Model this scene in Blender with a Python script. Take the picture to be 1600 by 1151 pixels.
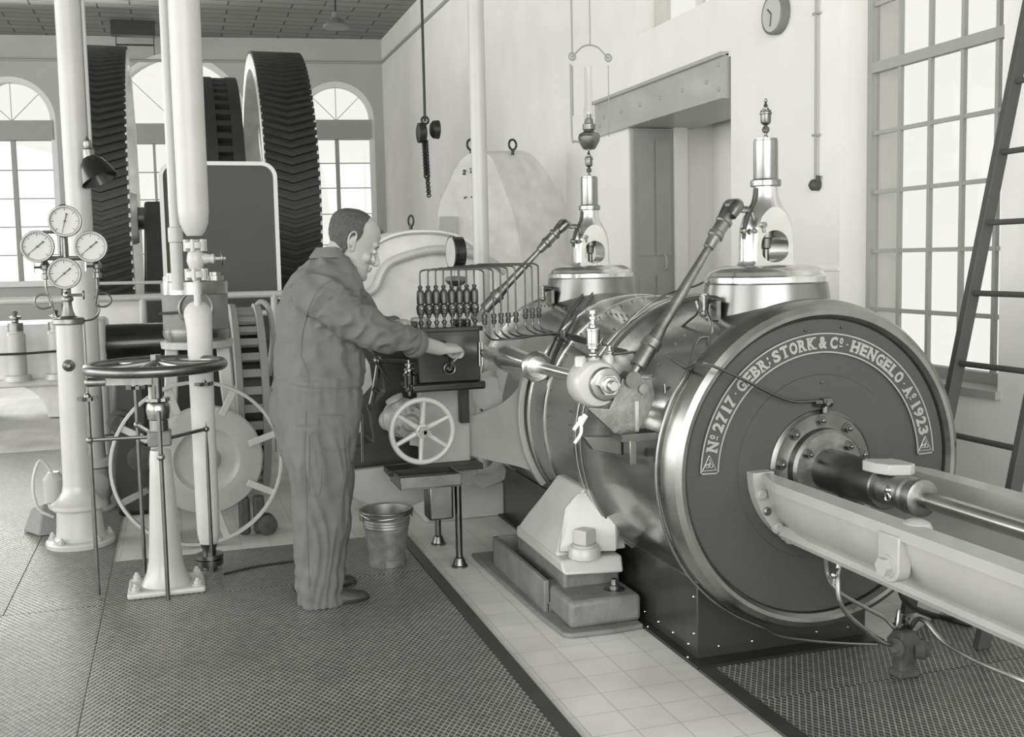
import bpy, bmesh, math, random
from math import sin, cos, pi, radians, sqrt, atan2
from mathutils import Vector as V, Matrix
for o in list(bpy.data.objects): bpy.data.objects.remove(o)
sc = bpy.context.scene
COL = sc.collection
random.seed(7)

# ---------------------------------------------------------------- camera
FPX, PPX, PPY = 1656.4, 800.0, 550.0
PT, RL, YW = 0.08805, -0.02083, 0.30479
fw = V((sin(YW)*cos(PT), cos(YW)*cos(PT), -sin(PT)))
_rt = V((cos(YW), -sin(YW), 0)); _up = _rt.cross(fw)
rt = _rt*cos(RL) + _up*sin(RL); up = -_rt*sin(RL) + _up*cos(RL)
CAM = V((0, 0, 1.5))
cd = bpy.data.cameras.new('camera'); cam = bpy.data.objects.new('camera', cd); COL.objects.link(cam)
m = Matrix((rt, up, -fw)).transposed().to_4x4(); m.translation = CAM
cam.matrix_world = m
cd.sensor_width = 36; cd.lens = 36*FPX/1600; cd.shift_y = -(575.5-PPY)/1600
cd.clip_start = .05; cd.clip_end = 200
sc.camera = cam

# ---------------------------------------------------------------- world, light, exposure
w = bpy.data.worlds.new('overcast_sky'); sc.world = w; w.use_nodes = True
bgn = w.node_tree.nodes['Background']; bgn.inputs[0].default_value = (.93, .93, .90, 1); bgn.inputs[1].default_value = 1.15
def area(name, loc, rot, sx, sy, e):
    l = bpy.data.lights.new(name, 'AREA'); l.shape = 'RECTANGLE'; l.size = sx; l.size_y = sy; l.energy = e
    l.color = (1, .995, .97)
    o = bpy.data.objects.new(name, l); COL.objects.link(o); o.location = loc; o.rotation_euler = rot; return o
# added fill lights on the open rear and left sides, standing in for daylight
area('rear_fill_light', (-1.0, -5.0, 3.2), (radians(80), 0, radians(-6)), 10, 4.6, 800)
area('left_fill_light', (-8.5, 5.0, 2.9), (radians(90), 0, radians(-90)), 15, 4.4, 850)
area('daylight_back_windows', (-2.6, 17.0, 3.2), (radians(90), 0, radians(172)), 5, 2.6, 300)
sc.view_settings.view_transform = 'Standard'; sc.view_settings.look = 'None'
sc.view_settings.exposure = 0.0; sc.view_settings.gamma = 1.0; sc.view_settings.use_curve_mapping = False

# ---------------------------------------------------------------- measuring helper: where a line of sight meets a real plane
def at(x, y, ax, v):
    r = fw + rt*((x-PPX)/FPX) + up*((PPY-y)/FPX)
    return CAM + r*((v-CAM[ax])/r[ax])

# ---------------------------------------------------------------- materials
MATS = {}
def lin(g): g = g/255.; return g/12.92 if g <= .04045 else ((g+.055)/1.055)**2.4
def M(name, g, rough=.5, metal=0., var=.12, scale=6., bump=0., bscale=60., coat=0., spec=.5, stretch=None):
    if name in MATS: return MATS[name]
    mt = bpy.data.materials.new(name); mt.use_nodes = True; nt = mt.node_tree; N = nt.nodes; L = nt.links
    b = N['Principled BSDF']; g = lin(g)
    tc = N.new('ShaderNodeTexCoord'); src = tc.outputs['Object']
    if stretch:
        mp = N.new('ShaderNodeMapping'); mp.inputs['Scale'].default_value = stretch; L.new(src, mp.inputs[0]); src = mp.outputs[0]
    no = N.new('ShaderNodeTexNoise'); no.inputs['Scale'].default_value = scale; no.inputs['Detail'].default_value = 6
    L.new(src, no.inputs['Vector'])
    cr = N.new('ShaderNodeValToRGB'); e = cr.color_ramp.elements
    lo, hi = g*(1-var), min(1, g*(1+var))
    e[0].position = .3; e[0].color = (lo, lo, lo*.965, 1); e[1].position = .7; e[1].color = (hi, hi, hi*.965, 1)
    L.new(no.outputs[0], cr.inputs[0]); L.new(cr.outputs[0], b.inputs['Base Color'])
    mr = N.new('ShaderNodeMapRange'); mr.inputs[3].default_value = max(.02, rough*.8); mr.inputs[4].default_value = min(1, rough*1.2)
    L.new(no.outputs[0], mr.inputs[0]); L.new(mr.outputs[0], b.inputs['Roughness'])
    b.inputs['Metallic'].default_value = metal; b.inputs['Coat Weight'].default_value = coat; b.inputs['Coat Roughness'].default_value = .12
    b.inputs['Specular IOR Level'].default_value = spec
    if bump:
        n2 = N.new('ShaderNodeTexNoise'); n2.inputs['Scale'].default_value = bscale; n2.inputs['Detail'].default_value = 5
        L.new(src, n2.inputs['Vector'])
        bp = N.new('ShaderNodeBump'); bp.inputs['Strength'].default_value = bump; bp.inputs['Distance'].default_value = .01
        L.new(n2.outputs[0], bp.inputs['Height']); L.new(bp.outputs[0], b.inputs['Normal'])
    MATS[name] = mt; return mt
M('white_paint', 214, .45, bump=.05, bscale=25)
M('pipe_white', 184, .35, var=.05)
M('light_grey_paint', 170, .42, var=.06, bump=.08, bscale=120, coat=.25)
M('grey_enamel', 172, .3, var=.06, bump=.05, coat=.5)
M('cream_casting', 182, .35, var=.06, bump=.08, bscale=40, coat=.3)
M('mid_grey_paint', 118, .5, var=.18, scale=9, bump=.35, bscale=45)
M('dark_paint', 50, .32, var=.15, bump=.04, coat=.3)
M('black_iron', 44, .42, metal=.1, var=.2)
M('black_gloss', 26, .22, var=.2, coat=.3)
M('disc_paint', 74, .5, var=.05, scale=40, spec=.35)
M('steel', 152, .29, 1, var=.12, scale=14)
M('steel_bright', 188, .2, 1, var=.08, scale=10)
M('steel_dark', 120, .32, 1, var=.2, scale=12)
M('steel_worn', 142, .42, 1, var=.25, scale=18, bump=.1, bscale=70)
M('planished_steel', 152, .17, .85, var=.2, scale=2.5, bump=.28, bscale=3.2)
M('steel_chest', 136, .3, 1, var=.12, scale=10)
M('bronze_dark', 92, .42, .7, var=.25, scale=30)
M('brass', 168, .28, 1, var=.1)
M('steel_polished', 218, .24, 1, var=.08, scale=12)
M('copper_pipe', 112, .33, 1, var=.2)
M('belt_dark', 70, .6, var=.2, scale=10)
M('gear_dark', 52, .5, var=.15, scale=8, spec=.4)
M('galvanised', 142, .42, .55, var=.25, scale=22)
M('lagging', 194, .8, var=.05, bump=.3, bscale=50)
M('dial_white', 190, .4, var=.02)
M('glass_bulb', 225, .08, var=.02)
M('dark_board', 72, .6, var=.12, scale=5)
M('grey_door', 150, .5, var=.05)
M('bare_tile', 186, .35, var=.06)
M('rust_iron', 72, .7, var=.3, scale=25, bump=.4)
M('denim', 104, .92, var=.1, scale=9, bump=.25, bscale=500)
M('skin', 168, .65, var=.07, scale=14, bump=.12, bscale=130)
M('hair', 76, .75, var=.35, scale=90, bump=.5, bscale=400)
M('shoe', 62, .45, var=.25, scale=20, bump=.15)
M('letter_brass', 168, .45, .5, var=.06)
M('string_white', 225, .8, var=.05)
def glass(name='window_glass', f=.95):
    mt = bpy.data.materials.new(name); mt.use_nodes = True; nt = mt.node_tree; N = nt.nodes; L = nt.links
    N.remove(N['Principled BSDF']); o = N['Material Output']
    t = N.new('ShaderNodeBsdfTransparent'); t.inputs[0].default_value = (f, f, f*.985, 1)
    g = N.new('ShaderNodeBsdfGlossy'); g.inputs['Roughness'].default_value = .02
    mx = N.new('ShaderNodeMixShader'); lw = N.new('ShaderNodeLayerWeight'); pw = N.new('ShaderNodeMath'); pw.operation = 'POWER'; pw.inputs[1].default_value = 5
    fr = N.new('ShaderNodeMath'); fr.operation = 'MULTIPLY_ADD'; fr.inputs[1].default_value = .85; fr.inputs[2].default_value = .03
    L.new(lw.outputs['Facing'], pw.inputs[0]); L.new(pw.outputs[0], fr.inputs[0]); L.new(fr.outputs[0], mx.inputs[0]); L.new(t.outputs[0], mx.inputs[1]); L.new(g.outputs[0], mx.inputs[2]); L.new(mx.outputs[0], o.inputs[0])
    MATS[name] = mt
glass(); glass('lamp_glass', .93)

# ---------------------------------------------------------------- mesh builder
def frame(d):
    d = V(d).normalized(); a = V((0, 0, 1)) if abs(d.z) < .9 else V((1, 0, 0))
    u = a.cross(d).normalized(); return u, d.cross(u).normalized(), d
class MB:
    def __init__(s): s.v = []; s.f = []
    def add(s, vs, fs):
        k = len(s.v); s.v += [V(a) for a in vs]; s.f += [[k+i for i in f] for f in fs]; return s
    def box(s, c, d, rz=0, rot=None):
        x, y, z = [a/2 for a in d]
        R = rot or Matrix.Rotation(rz, 3, 'Z')
        vs = [V(c)+R@V((i*x, j*y, k*z)) for i in (-1, 1) for j in (-1, 1) for k in (-1, 1)]
        return s.add(vs, [(0,1,3,2),(4,6,7,5),(0,4,5,1),(2,3,7,6),(0,2,6,4),(1,5,7,3)])
    def bx(s, x0, x1, y0, y1, z0, z1): return s.box(((x0+x1)/2, (y0+y1)/2, (z0+z1)/2), (x1-x0, y1-y0, z1-z0))
    def ring_stack(s, rings, closed=False, cap=True):
        n = len(rings[0]); vs = [p for r in rings for p in r]; fs = []
        m_ = len(rings)
        for i in range(m_ if closed else m_-1):
            a = i*n; b = ((i+1) % m_)*n
            for j in range(n): fs.append((a+j, a+(j+1) % n, b+(j+1) % n, b+j))
        if cap and not closed: fs.append(tuple(range(n-1, -1, -1))); fs.append(tuple((m_-1)*n+i for i in range(n)))
        return s.add(vs, fs)
    def lathe(s, o, d, prof, n=32, cap=True):
        # prof: (distance along d, radius)
        u, v, w_ = frame(d); o = V(o)
        return s.ring_stack([[o+w_*t+(u*cos(2*pi*k/n)+v*sin(2*pi*k/n))*r for k in range(n)] for t, r in prof], cap=cap)
    def lathe_closed(s, o, d, prof, n=48):
        u, v, w_ = frame(d); o = V(o)
        return s.ring_stack([[o+w_*t+(u*cos(2*pi*k/n)+v*sin(2*pi*k/n))*r for k in range(n)] for t, r in prof], closed=True)
    def cyl(s, a, b, r, r2=None, n=20):
        a, b = V(a), V(b); L = (b-a).length; return s.lathe(a, b-a, [(0, r), (L, r if r2 is None else r2)], n)
    def hexn(s, a, b, r): return s.cyl(a, b, r, n=6)
    def bolt(s, a, d, r=.012, h=.012):
        a = V(a); d = V(d).normalized(); s.cyl(a, a+d*h*.25, r*1.35, n=12); s.hexn(a, a+d*h, r); return s.lathe(a, d, [(h, r*.55), (h*1.5, r*.5), (h*1.6, r*.3)], 10)
    def tube(s, pts, r, n=8, sm=3, cyc=False):
        P = [V(p) for p in pts]
        if sm and len(P) > 2: P = spline(P, sm, cyc)
        R = r if isinstance(r, (list, tuple)) else None
        rings = []; u = None
        m_ = len(P)
        for i, p in enumerate(P):
            if cyc: t = P[(i+1) % m_]-P[i-1]
            else: t = P[min(i+1, m_-1)]-P[max(i-1, 0)]
            t.normalize()
            if u is None: u, vv, _ = frame(t)
            u = (u-t*u.dot(t)).normalized(); vv = t.cross(u)
            q = r if R is None else interp(R, i/(m_-1))
            rings.append([p+(u*cos(2*pi*k/n)+vv*sin(2*pi*k/n))*q for k in range(n)])
        return s.ring_stack(rings, closed=cyc)
    def torus(s, c, d, R, r, n=40, k=12, a0=0, a1=2*pi):
        u, v, w_ = frame(d); full = abs(a1-a0-2*pi) < 1e-6
        pts = [V(c)+(u*cos(t)+v*sin(t))*R for t in [a0+(a1-a0)*i/(n if full else n-1) for i in range(n)]]
        return s.tube(pts, r, k, 0, full)
    def sphere(s, c, r, n=16, sc_=(1, 1, 1)):
        m_ = n//2; c = V(c)
        return s.ring_stack([[c+V((r*sc_[0]*sin(pi*i/m_)*cos(2*pi*j/n), r*sc_[1]*sin(pi*i/m_)*sin(2*pi*j/n), r*sc_[2]*cos(pi*i/m_))) for j in range(n)] for i in [.04]+list(range(1, m_))+[m_-.04]])
    def prism(s, pts, d):
        # planar outline extruded by vector d
        P = [V(p) for p in pts]; d = V(d); n = len(P)
        return s.add(P+[p+d for p in P], [tuple(range(n-1, -1, -1)), tuple(n+i for i in range(n))]+[(i, (i+1) % n, n+(i+1) % n, n+i) for i in range(n)])
    def build(s, name, mat, parent=None, ang=35, bev=0, loc=None, seg=2):
        me = bpy.data.meshes.new(name)
        o = V(loc) if loc is not None else (OR[parent.name] if parent else V((0, 0, 0)))
        me.from_pydata([tuple(p-o) for p in s.v], [], s.f)
        bm = bmesh.new(); bm.from_mesh(me); bmesh.ops.recalc_face_normals(bm, faces=bm.faces); bm.to_mesh(me); bm.free()
        ob = bpy.data.objects.new(name, me); COL.objects.link(ob)
        me.materials.append(mat if not isinstance(mat, str) else MATS[mat])
        me.polygons.foreach_set('use_smooth', [True]*len(me.polygons)); me.set_sharp_from_angle(angle=radians(ang))
        if parent: ob.parent = parent
        else: ob.location = o
        OR[ob.name] = o
        if bev:
            b = ob.modifiers.new('bevel', 'BEVEL'); b.width = bev; b.segments = seg; b.limit_method = 'ANGLE'; b.angle_limit = radians(40)
        return ob
OR = {}
def interp(R, t):
    x = t*(len(R)-1); i = min(int(x), len(R)-2); return R[i]*(1-x+i)+R[i+1]*(x-i)
def spline(P, k, cyc=False):
    out = []; n = len(P)
    for i in range(n if cyc else n-1):
        if cyc: a, b, c, d = P[i-1], P[i], P[(i+1) % n], P[(i+2) % n]
        else: a, b, c, d = P[max(i-1, 0)], P[i], P[i+1], P[min(i+2, n-1)]
        for j in range(k+1):
            t = j/(k+1)
            out.append(.5*((2*b)+(c-a)*t+(2*a-5*b+4*c-d)*t*t+(3*b-a-3*c+d)*t**3))
    if not cyc: out.append(P[-1])
    return out
def tag(o, label=None, cat=None, group=None, kind=None):
    for k, v_ in (('label', label), ('category', cat), ('group', group), ('kind', kind)):
        if v_: o[k] = v_
    return o
def thing(name, loc, label, cat, group=None):
    o = bpy.data.objects.new(name, None); COL.objects.link(o); o.location = loc; o.empty_display_size = .1; OR[o.name] = V(loc)
    return tag(o, label, cat, group)
def struct(mb, name, mat, **k):
    o = mb.build(name, mat, **k); o['kind'] = 'structure'; return o
def copy_tree(o, parent=None):
    c = o.copy(); COL.objects.link(c); c.parent = parent; OR[c.name] = OR[o.name]
    for ch in list(o.children): copy_tree(ch, c)
    return c

def dots(parent, name, pts, r, mat, n=8):
    """small round heads, each a part of its own, sharing one mesh"""
    me = None; o = OR[parent.name]
    for p in pts:
        if me is None:
            b = MB().sphere(o, r, n).build(name, mat, parent); me = b.data
        else:
            b = bpy.data.objects.new(name, me); COL.objects.link(b); b.parent = parent; OR[b.name] = o
        b.location = V(p)-o
# ================================================================ ROOM
XW = 3.5                                   # inner face of the right hand wall (parallel to the engine axis)
YC = 18.14                                 # corner with the end wall
th = radians(8.3); BD = V((cos(th), -sin(th), 0)); BN = V((sin(th), cos(th), 0)); BO = V((XW, YC, 0))
ZC = 5.24
def bwp(u, z, d=0): return BO + BD*u + BN*d + V((0, 0, z))

def tile_mat():
    mt = bpy.data.materials.new('floor_tiles'); mt.use_nodes = True; nt = mt.node_tree; N = nt.nodes; L = nt.links; b = N['Principled BSDF']
    tc = N.new('ShaderNodeTexCoord'); mp = N.new('ShaderNodeMapping'); mp.inputs['Location'].default_value = (-.115, .05, 0)
    L.new(tc.outputs['Object'], mp.inputs[0])
    br = N.new('ShaderNodeTexBrick'); br.offset = 0; br.inputs['Scale'].default_value = 1; br.inputs['Brick Width'].default_value = .152; br.inputs['Row Height'].default_value = .152
    br.inputs['Mortar Size'].default_value = .0012; br.inputs['Mortar Smooth'].default_value = .3
    g = lin(222); br.inputs['Color1'].default_value = (g, g, g*.96, 1); br.inputs['Color2'].default_value = (g*.93, g*.93, g*.9, 1); br.inputs['Mortar'].default_value = (g*.45, g*.45, g*.43, 1)
    L.new(mp.outputs[0], br.inputs[0])
    no = N.new('ShaderNodeTexNoise'); no.inputs['Scale'].default_value = 1.7; no.inputs['Detail'].default_value = 8; L.new(tc.outputs['Object'], no.inputs[0])
    cr = N.new('ShaderNodeValToRGB'); e = cr.color_ramp.elements; e[0].position = .35; e[0].color = (.72, .72, .7, 1); e[1].position = .6; e[1].color = (1, 1, 1, 1); L.new(no.outputs[0], cr.inputs[0])
    mx = N.new('ShaderNodeMix'); mx.data_type = 'RGBA'; mx.blend_type = 'MULTIPLY'; mx.inputs[0].default_value = 1
    L.new(br.outputs[0], mx.inputs[6]); L.new(cr.outputs[0], mx.inputs[7]); L.new(mx.outputs[2], b.inputs['Base Color'])
    b.inputs['Roughness'].default_value = .38
    bp = N.new('ShaderNodeBump'); bp.inputs['Strength'].default_value = .4; bp.inputs['Distance'].default_value = .002; bp.invert = True
    L.new(br.outputs['Fac'], bp.inputs['Height']); L.new(bp.outputs[0], b.inputs['Normal'])
    MATS['floor_tiles'] = mt
tile_mat()
def diamond_mat(name, lo=96, hi=222, rough=.30):
    mt = bpy.data.materials.new(name); mt.use_nodes = True; nt = mt.node_tree; N = nt.nodes; L = nt.links; b = N['Principled BSDF']
    tc = N.new('ShaderNodeTexCoord'); sx = N.new('ShaderNodeSeparateXYZ'); L.new(tc.outputs['Object'], sx.inputs[0])
    def mth(op, a, b_=None, clamp=False):
        n = N.new('ShaderNodeMath'); n.operation = op; n.use_clamp = clamp
        for i, q in enumerate((a, b_)):
            if q is None: continue
            if isinstance(q, (int, float)): n.inputs[i].default_value = q
            else: L.new(q, n.inputs[i])
        return n.outputs[0]
    A = radians(58); S = .0195; rs = []
    for sg in (1, -1):
        p = mth('ADD', mth('MULTIPLY', sx.outputs[0], sin(A)/S), mth('MULTIPLY', sx.outputs[1], sg*cos(A)/S))
        fr = mth('ABSOLUTE', mth('SUBTRACT', mth('FRACT', p), .5))            # 0 at ridge centre
        rs.append(mth('SUBTRACT', 1, mth('MULTIPLY', fr, 1/.17), True))
    r = mth('MAXIMUM', rs[0], rs[1])
    no = N.new('ShaderNodeTexNoise'); no.inputs['Scale'].default_value = 2.2; no.inputs['Detail'].default_value = 7; L.new(tc.outputs['Object'], no.inputs[0])
    n2 = N.new('ShaderNodeTexNoise'); n2.inputs['Scale'].default_value = 30; n2.inputs['Detail'].default_value = 4; L.new(tc.outputs['Object'], n2.inputs[0])
    rr = mth('MULTIPLY', r, mth('ADD', .35, no.outputs[0]))
    mx = N.new('ShaderNodeMix'); mx.data_type = 'RGBA'; L.new(rr, mx.inputs[0])
    a, c = lin(lo), lin(hi); mx.inputs[6].default_value = (a, a, a*.96, 1); mx.inputs[7].default_value = (c, c, c*.96, 1)
    m2 = N.new('ShaderNodeMix'); m2.data_type = 'RGBA'; m2.blend_type = 'MULTIPLY'; m2.inputs[0].default_value = .5
    L.new(mx.outputs[2], m2.inputs[6]); cr = N.new('ShaderNodeValToRGB'); e = cr.color_ramp.elements; e[0].position = .3; e[0].color = (.55, .55, .54, 1); e[1].position = .65; e[1].color = (1.25, 1.25, 1.2, 1)
    L.new(n2.outputs[0], cr.inputs[0]); L.new(cr.outputs[0], m2.inputs[7]); L.new(m2.outputs[2], b.inputs['Base Color'])
    b.inputs['Metallic'].default_value = .45
    L.new(mth('ADD', rough-.08, mth('MULTIPLY', no.outputs[0], .25)), b.inputs['Roughness'])
    bp = N.new('ShaderNodeBump'); bp.inputs['Strength'].default_value = .8; bp.inputs['Distance'].default_value = .0022
    L.new(r, bp.inputs['Height']); L.new(bp.outputs[0], b.inputs['Normal'])
    MATS[name] = mt
diamond_mat('diamond_plate')
def plank_mat(name, g1, g2, bw=.9, rh=.28):
    mt = bpy.data.materials.new(name); mt.use_nodes = True; nt = mt.node_tree; N = nt.nodes; L = nt.links; b = N['Principled BSDF']
    tc = N.new('ShaderNodeTexCoord'); br = N.new('ShaderNodeTexBrick'); br.inputs['Scale'].default_value = 1; br.inputs['Brick Width'].default_value = bw; br.inputs['Row Height'].default_value = rh
    br.inputs['Mortar Size'].default_value = .012; a, c = lin(g1), lin(g2)
    br.inputs['Color1'].default_value = (a, a, a*.96, 1); br.inputs['Color2'].default_value = (a*.85, a*.85, a*.82, 1); br.inputs['Mortar'].default_value = (c, c, c*.96, 1)
    L.new(tc.outputs['Object'], br.inputs[0]); L.new(br.outputs[0], b.inputs['Base Color']); b.inputs['Roughness'].default_value = .7
    MATS[name] = mt
plank_mat('ceiling_slabs', 142, 70); plank_mat('outside_brick', 205, 232, .22, .075)
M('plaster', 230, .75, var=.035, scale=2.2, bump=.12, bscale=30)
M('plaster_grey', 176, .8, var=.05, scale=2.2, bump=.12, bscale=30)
M('frame_grey', 158, .6, var=.05)
M('frame_white', 222, .5, var=.02)
M('plate_border', 74, .4, metal=.4, var=.2)

struct(MB().bx(-9, 6.5, -6, 22, -.2, 0), 'floor', 'floor_tiles', loc=(0, 0, 0))
# sheet iron floor plates lying on the tiles
def plate(x0, x1, y0, y1, label, rz=None, pts=None, z1=.007, mat='diamond_plate'):
    mb = MB()
    if pts: mb.prism([V((a, b, 0.0005)) for a, b in pts], (0, 0, z1))
    else: mb.bx(x0, x1, y0, y1, .0005, z1)
    o = mb.build('floor_plate', mat, loc=(x0 if pts is None else pts[0][0], y0 if pts is None else pts[0][1], 0)); tag(o, label, 'floor plate'); return o
e = .0025
plate(-.37+e, 1.085, -1.5, 4.93-e, 'big chequered iron floor plate in the foreground that the man stands on')
plate(-2.4, -.37-e, -1.5, 4.93-e, 'chequered iron floor plate at the lower left, left of the long seam')
plate(-.37+e, .145-e, 4.93+e, 5.65, 'small chequered iron floor plate under the white handwheel pedestal')
plate(.145+e, 1.085, 4.93+e, 5.65, 'chequered iron floor plate under the bucket, reaching to the tile border')
plate(-2.4, -.78-e, 4.93+e, 9.4, 'dark floor plate at the left edge beside the pipe column', mat='diamond_plate')
plate(-.78+e, -.37-e, 4.93+e, 9.4, 'dark floor plate carrying the white pipe column with the gauges')
plate(1.76, 4.2, 3.04+e, 3.345, 'chequered iron plate running along the front of the dark plinth', pts=[(1.80, 3.04+e), (3.49, 3.04+e), (3.49, 3.80), (3.24, 3.72), (2.62, 3.345), (1.80, 3.345)])
plate(1.80, 3.49, .2, 3.04-e, 'chequered iron plate at the lower right under the valve block')
bd = MB(); bd.bx(1.087, 1.14, -1.5, 5.65, .0005, .011)
tag(bd.build('edge_strip', 'plate_border', loc=(1.1, 2, 0)), 'smooth dark iron edging strip along the left of the light tile walk', 'edging strip')
bd = MB(); bd.bx(1.735, 1.797, .2, 3.345, .0005, .011)
tag(bd.build('edge_strip', 'plate_border', loc=(1.76, 2, 0)), 'smooth dark iron edging strip along the right of the light tile walk', 'edging strip')

# ---- right hand wall, built from slabs around its openings
def slab(mb, y0, y1, z0, z1, x0=XW, x1=XW+.30): mb.bx(x0, x1, y0, y1, z0, z1)
wy1 = 5.06                                  # far edge of the big window opening
wr = MB()
for y0, y1, z0, z1 in ((6.26, 9.05, 2.78, ZC), (7.9, 9.05, 0, 2.78), (9.05, YC+.6, 0, ZC), (wy1, 6.26, 0, 3.16), (wy1, 6.26, 3.16, ZC), (2.55, wy1, 0, .83), (-6, 2.55, 0, .83), (2.55, wy1, 4.6, ZC)):
    if (y0, y1, z0) == (6.26, 9.05, 2.78):
        # small high window in this stretch
        slab(wr, 7.74, y1, z0, ZC); slab(wr, y0, 7.74, z0, 3.20); slab(wr, y0, 7.74, 4.4, ZC)
    else: slab(wr, y0, y1, z0, z1)
slab(wr, 2.55, 3.86, .83, 4.6)
for a in (-5.5, -3.0, -.5): slab(wr, a, a+.7, .83, 4.6)
slab(wr, -6, 2.55, 4.6, ZC)
# niche behind the lintel: back wall of the niche and its sides
wr.bx(XW+.75, XW+.9, 6.1, 9.2, 0, 2.9).bx(XW+.3, XW+.76, 7.9, 8.1, 0, 2.9).bx(XW+.3, XW+.9, 6.0, 6.26, 0, 2.9).bx(XW+.3, XW+.9, 9.05, 9.25, 0, 2.9).bx(XW+.3, XW+.9, 6.1, 9.2, 2.82, 2.95)
struct(wr, 'wall_right', 'plaster', loc=(XW, 8, 0))
struct(MB().bx(XW-.012, XW, wy1, 6.26, 1.395, 1.412).bx(XW-.012, XW, 9.05, 18.0, 1.395, 1.412), 'trim_1', 'plaster', loc=(XW, 8, 0))
# end wall with three arched windows
def arch_window(uc, hw, zs, zb, zband, n, bars_u, bars_z):
    """opening outline list, and its frame"""
    f = MB(); g = MB()
    arc = [(uc+hw*cos(t), zs+hw*sin(t)) for t in [pi*i/28 for i in range(29)]]
    for i in range(28):
        (a, b), (c, d) = arc[i], arc[i+1]; k = (hw-.09)/hw
        q = [(a, b), (c, d), (uc+(c-uc)*k, zs+(d-zs)*k), (uc+(a-uc)*k, zs+(b-zs)*k)]
        f.prism([bwp(u, z, .02) for u, z in q], BN*.16)
    for u in (uc-hw+.045, uc+hw-.045):
        f.box(bwp(u, (zs+zb)/2, .1), (.09, .16, zs-zb), rz=-th)
    f.box(bwp(uc, zb+.05, .04), (2*hw+.1, .3, .09), rz=-th)
    fo = struct(f, 'window_%d' % n, 'frame_white', loc=bwp(uc, zb))
    tr = MB().box(bwp(uc, (zband+zs)/2, .1), (2*hw-.1, .22, zs-zband), rz=-th)
    tr.build('transom', 'frame_grey', fo)
    bm_ = MB()
    for u in bars_u: bm_.box(bwp(uc+u, (zband+zb)/2, .1), (.035 if u else .07, .05, zband-zb), rz=-th)
    for z in bars_z: bm_.box(bwp(uc, z, .1), (2*hw-.1, .03, .016), rz=-th)
    for t in (pi/4, pi/2, 3*pi/4): bm_.tube([bwp(uc, zs, .1), bwp(uc+(hw-.08)*cos(t), zs+(hw-.08)*sin(t), .1)], .006, 6, 0)
    bm_.build('glazing_bars', 'frame_grey', fo)
    g.box(bwp(uc, (zb+zs)/2, .12), (2*hw-.1, .004, zs-zb), rz=-th)
    g.prism([bwp(u, z, .12) for u, z in [(uc+(hw-.05)*cos(t), zs+(hw-.05)*sin(t)) for t in [pi*i/20 for i in range(21)]]], BN*.004)
    g.build('pane', 'window_glass', fo)
wins = [(-6.0, .70, 3.89, 1.2, 3.58), (-3.4, 1.15, 3.84, 1.2, 3.52), (-.80, .64, 3.9, 1.2, 3.58), (-9.2, 1.0, 3.84, 1.2, 3.52)]
bars = [((0,), (3.1, 2.64, 2.18, 1.72)), ((-.4, .4), (3.05, 2.6, 2.15, 1.7)), ((0, ), (3.18, 2.76, 2.32, 1.8)), ((0,), (3,))]
for i, (w_, b_) in enumerate(zip(wins[:3], bars)): arch_window(*w_, i+1, *b_)
we = MB(); order = sorted(wins); u0 = -13.
for uc, hw, zs, zb, zband in order:
    we.box(bwp((u0+uc-hw)/2, ZC/2, .3), (uc-hw-u0, .6, ZC), rz=-th)
    we.box(bwp(uc, zb/2, .3), (2*hw, .6, zb), rz=-th)
    out = [(uc+hw*cos(t), zs+hw*sin(t)) for t in [pi*i/28 for i in range(29)]]
    for (a, b), (c, d) in zip(out, out[1:]): we.prism([bwp(a, b), bwp(a, ZC), bwp(c, ZC), bwp(c, d)], BN*.6)
    u0 = uc+hw
we.box(bwp(u0/2+.35, ZC/2, .3), (.7-u0, .6, ZC), rz=-th)
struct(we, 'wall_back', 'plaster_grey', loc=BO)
struct(MB().prism([V((-12, -6, ZC)), V((XW+.9, -6, ZC)), V((XW+.9, YC+.3, ZC)), V((XW, YC+.3, ZC)), V((-12, YC+.3+2.35, ZC))], (0, 0, .2)), 'ceiling', 'ceiling_slabs', loc=(0, 0, ZC))
# thin picture rail / conduit along both walls
pr = MB().tube([bwp(-8, 4.85, -.02), bwp(-.02, 4.85, -.02), (XW-.02, 9.0, 4.80)], .022, 8, 0)
struct(pr, 'trim_2', 'frame_grey', loc=BO)
# big window in the right hand wall
wx = XW+.19
f = MB()
zb, zt = .86, 4.6; ya, yb = 3.86, 5.06
for y in (ya+.02, yb-.02): f.bx(wx-.02, wx+.03, y-.02, y+.02, zb, zt)
f.bx(wx-.03, wx+.03, ya, yb, zb, zb+.05); f.bx(wx-.03, wx+.03, ya, yb, zt-.05, zt)
f.bx(XW-.03, wx, ya-.02, yb, zb-.035, zb)
wf = struct(f, 'window_4', 'frame_grey', loc=(wx, yb, zb))
b_ = MB()
for y in (4.80, 4.565, 4.33, 4.10, 3.88): b_.bx(wx-.011, wx+.011, y-.011, y+.011, zb, zt)
for z in (1.178, 1.500, 1.822, 2.142, 2.83, 3.16, 3.5): b_.bx(wx-.009, wx+.009, ya, yb, z-.011, z+.011)
b_.bx(wx-.02, wx+.02, ya, yb, 2.465, 2.52)
b_.build('glazing_bars', 'frame_grey', wf)
MB().bx(wx+.012, wx+.015, ya, yb, zb, zt).build('pane', 'window_glass', wf)
# brick jamb outside the window
struct(MB().bx(wx+.03, wx+.16, yb-.03, yb+.05, zb-.5, zt+.3), 'wall_outside', 'outside_brick', loc=(wx, yb, 0))
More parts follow.
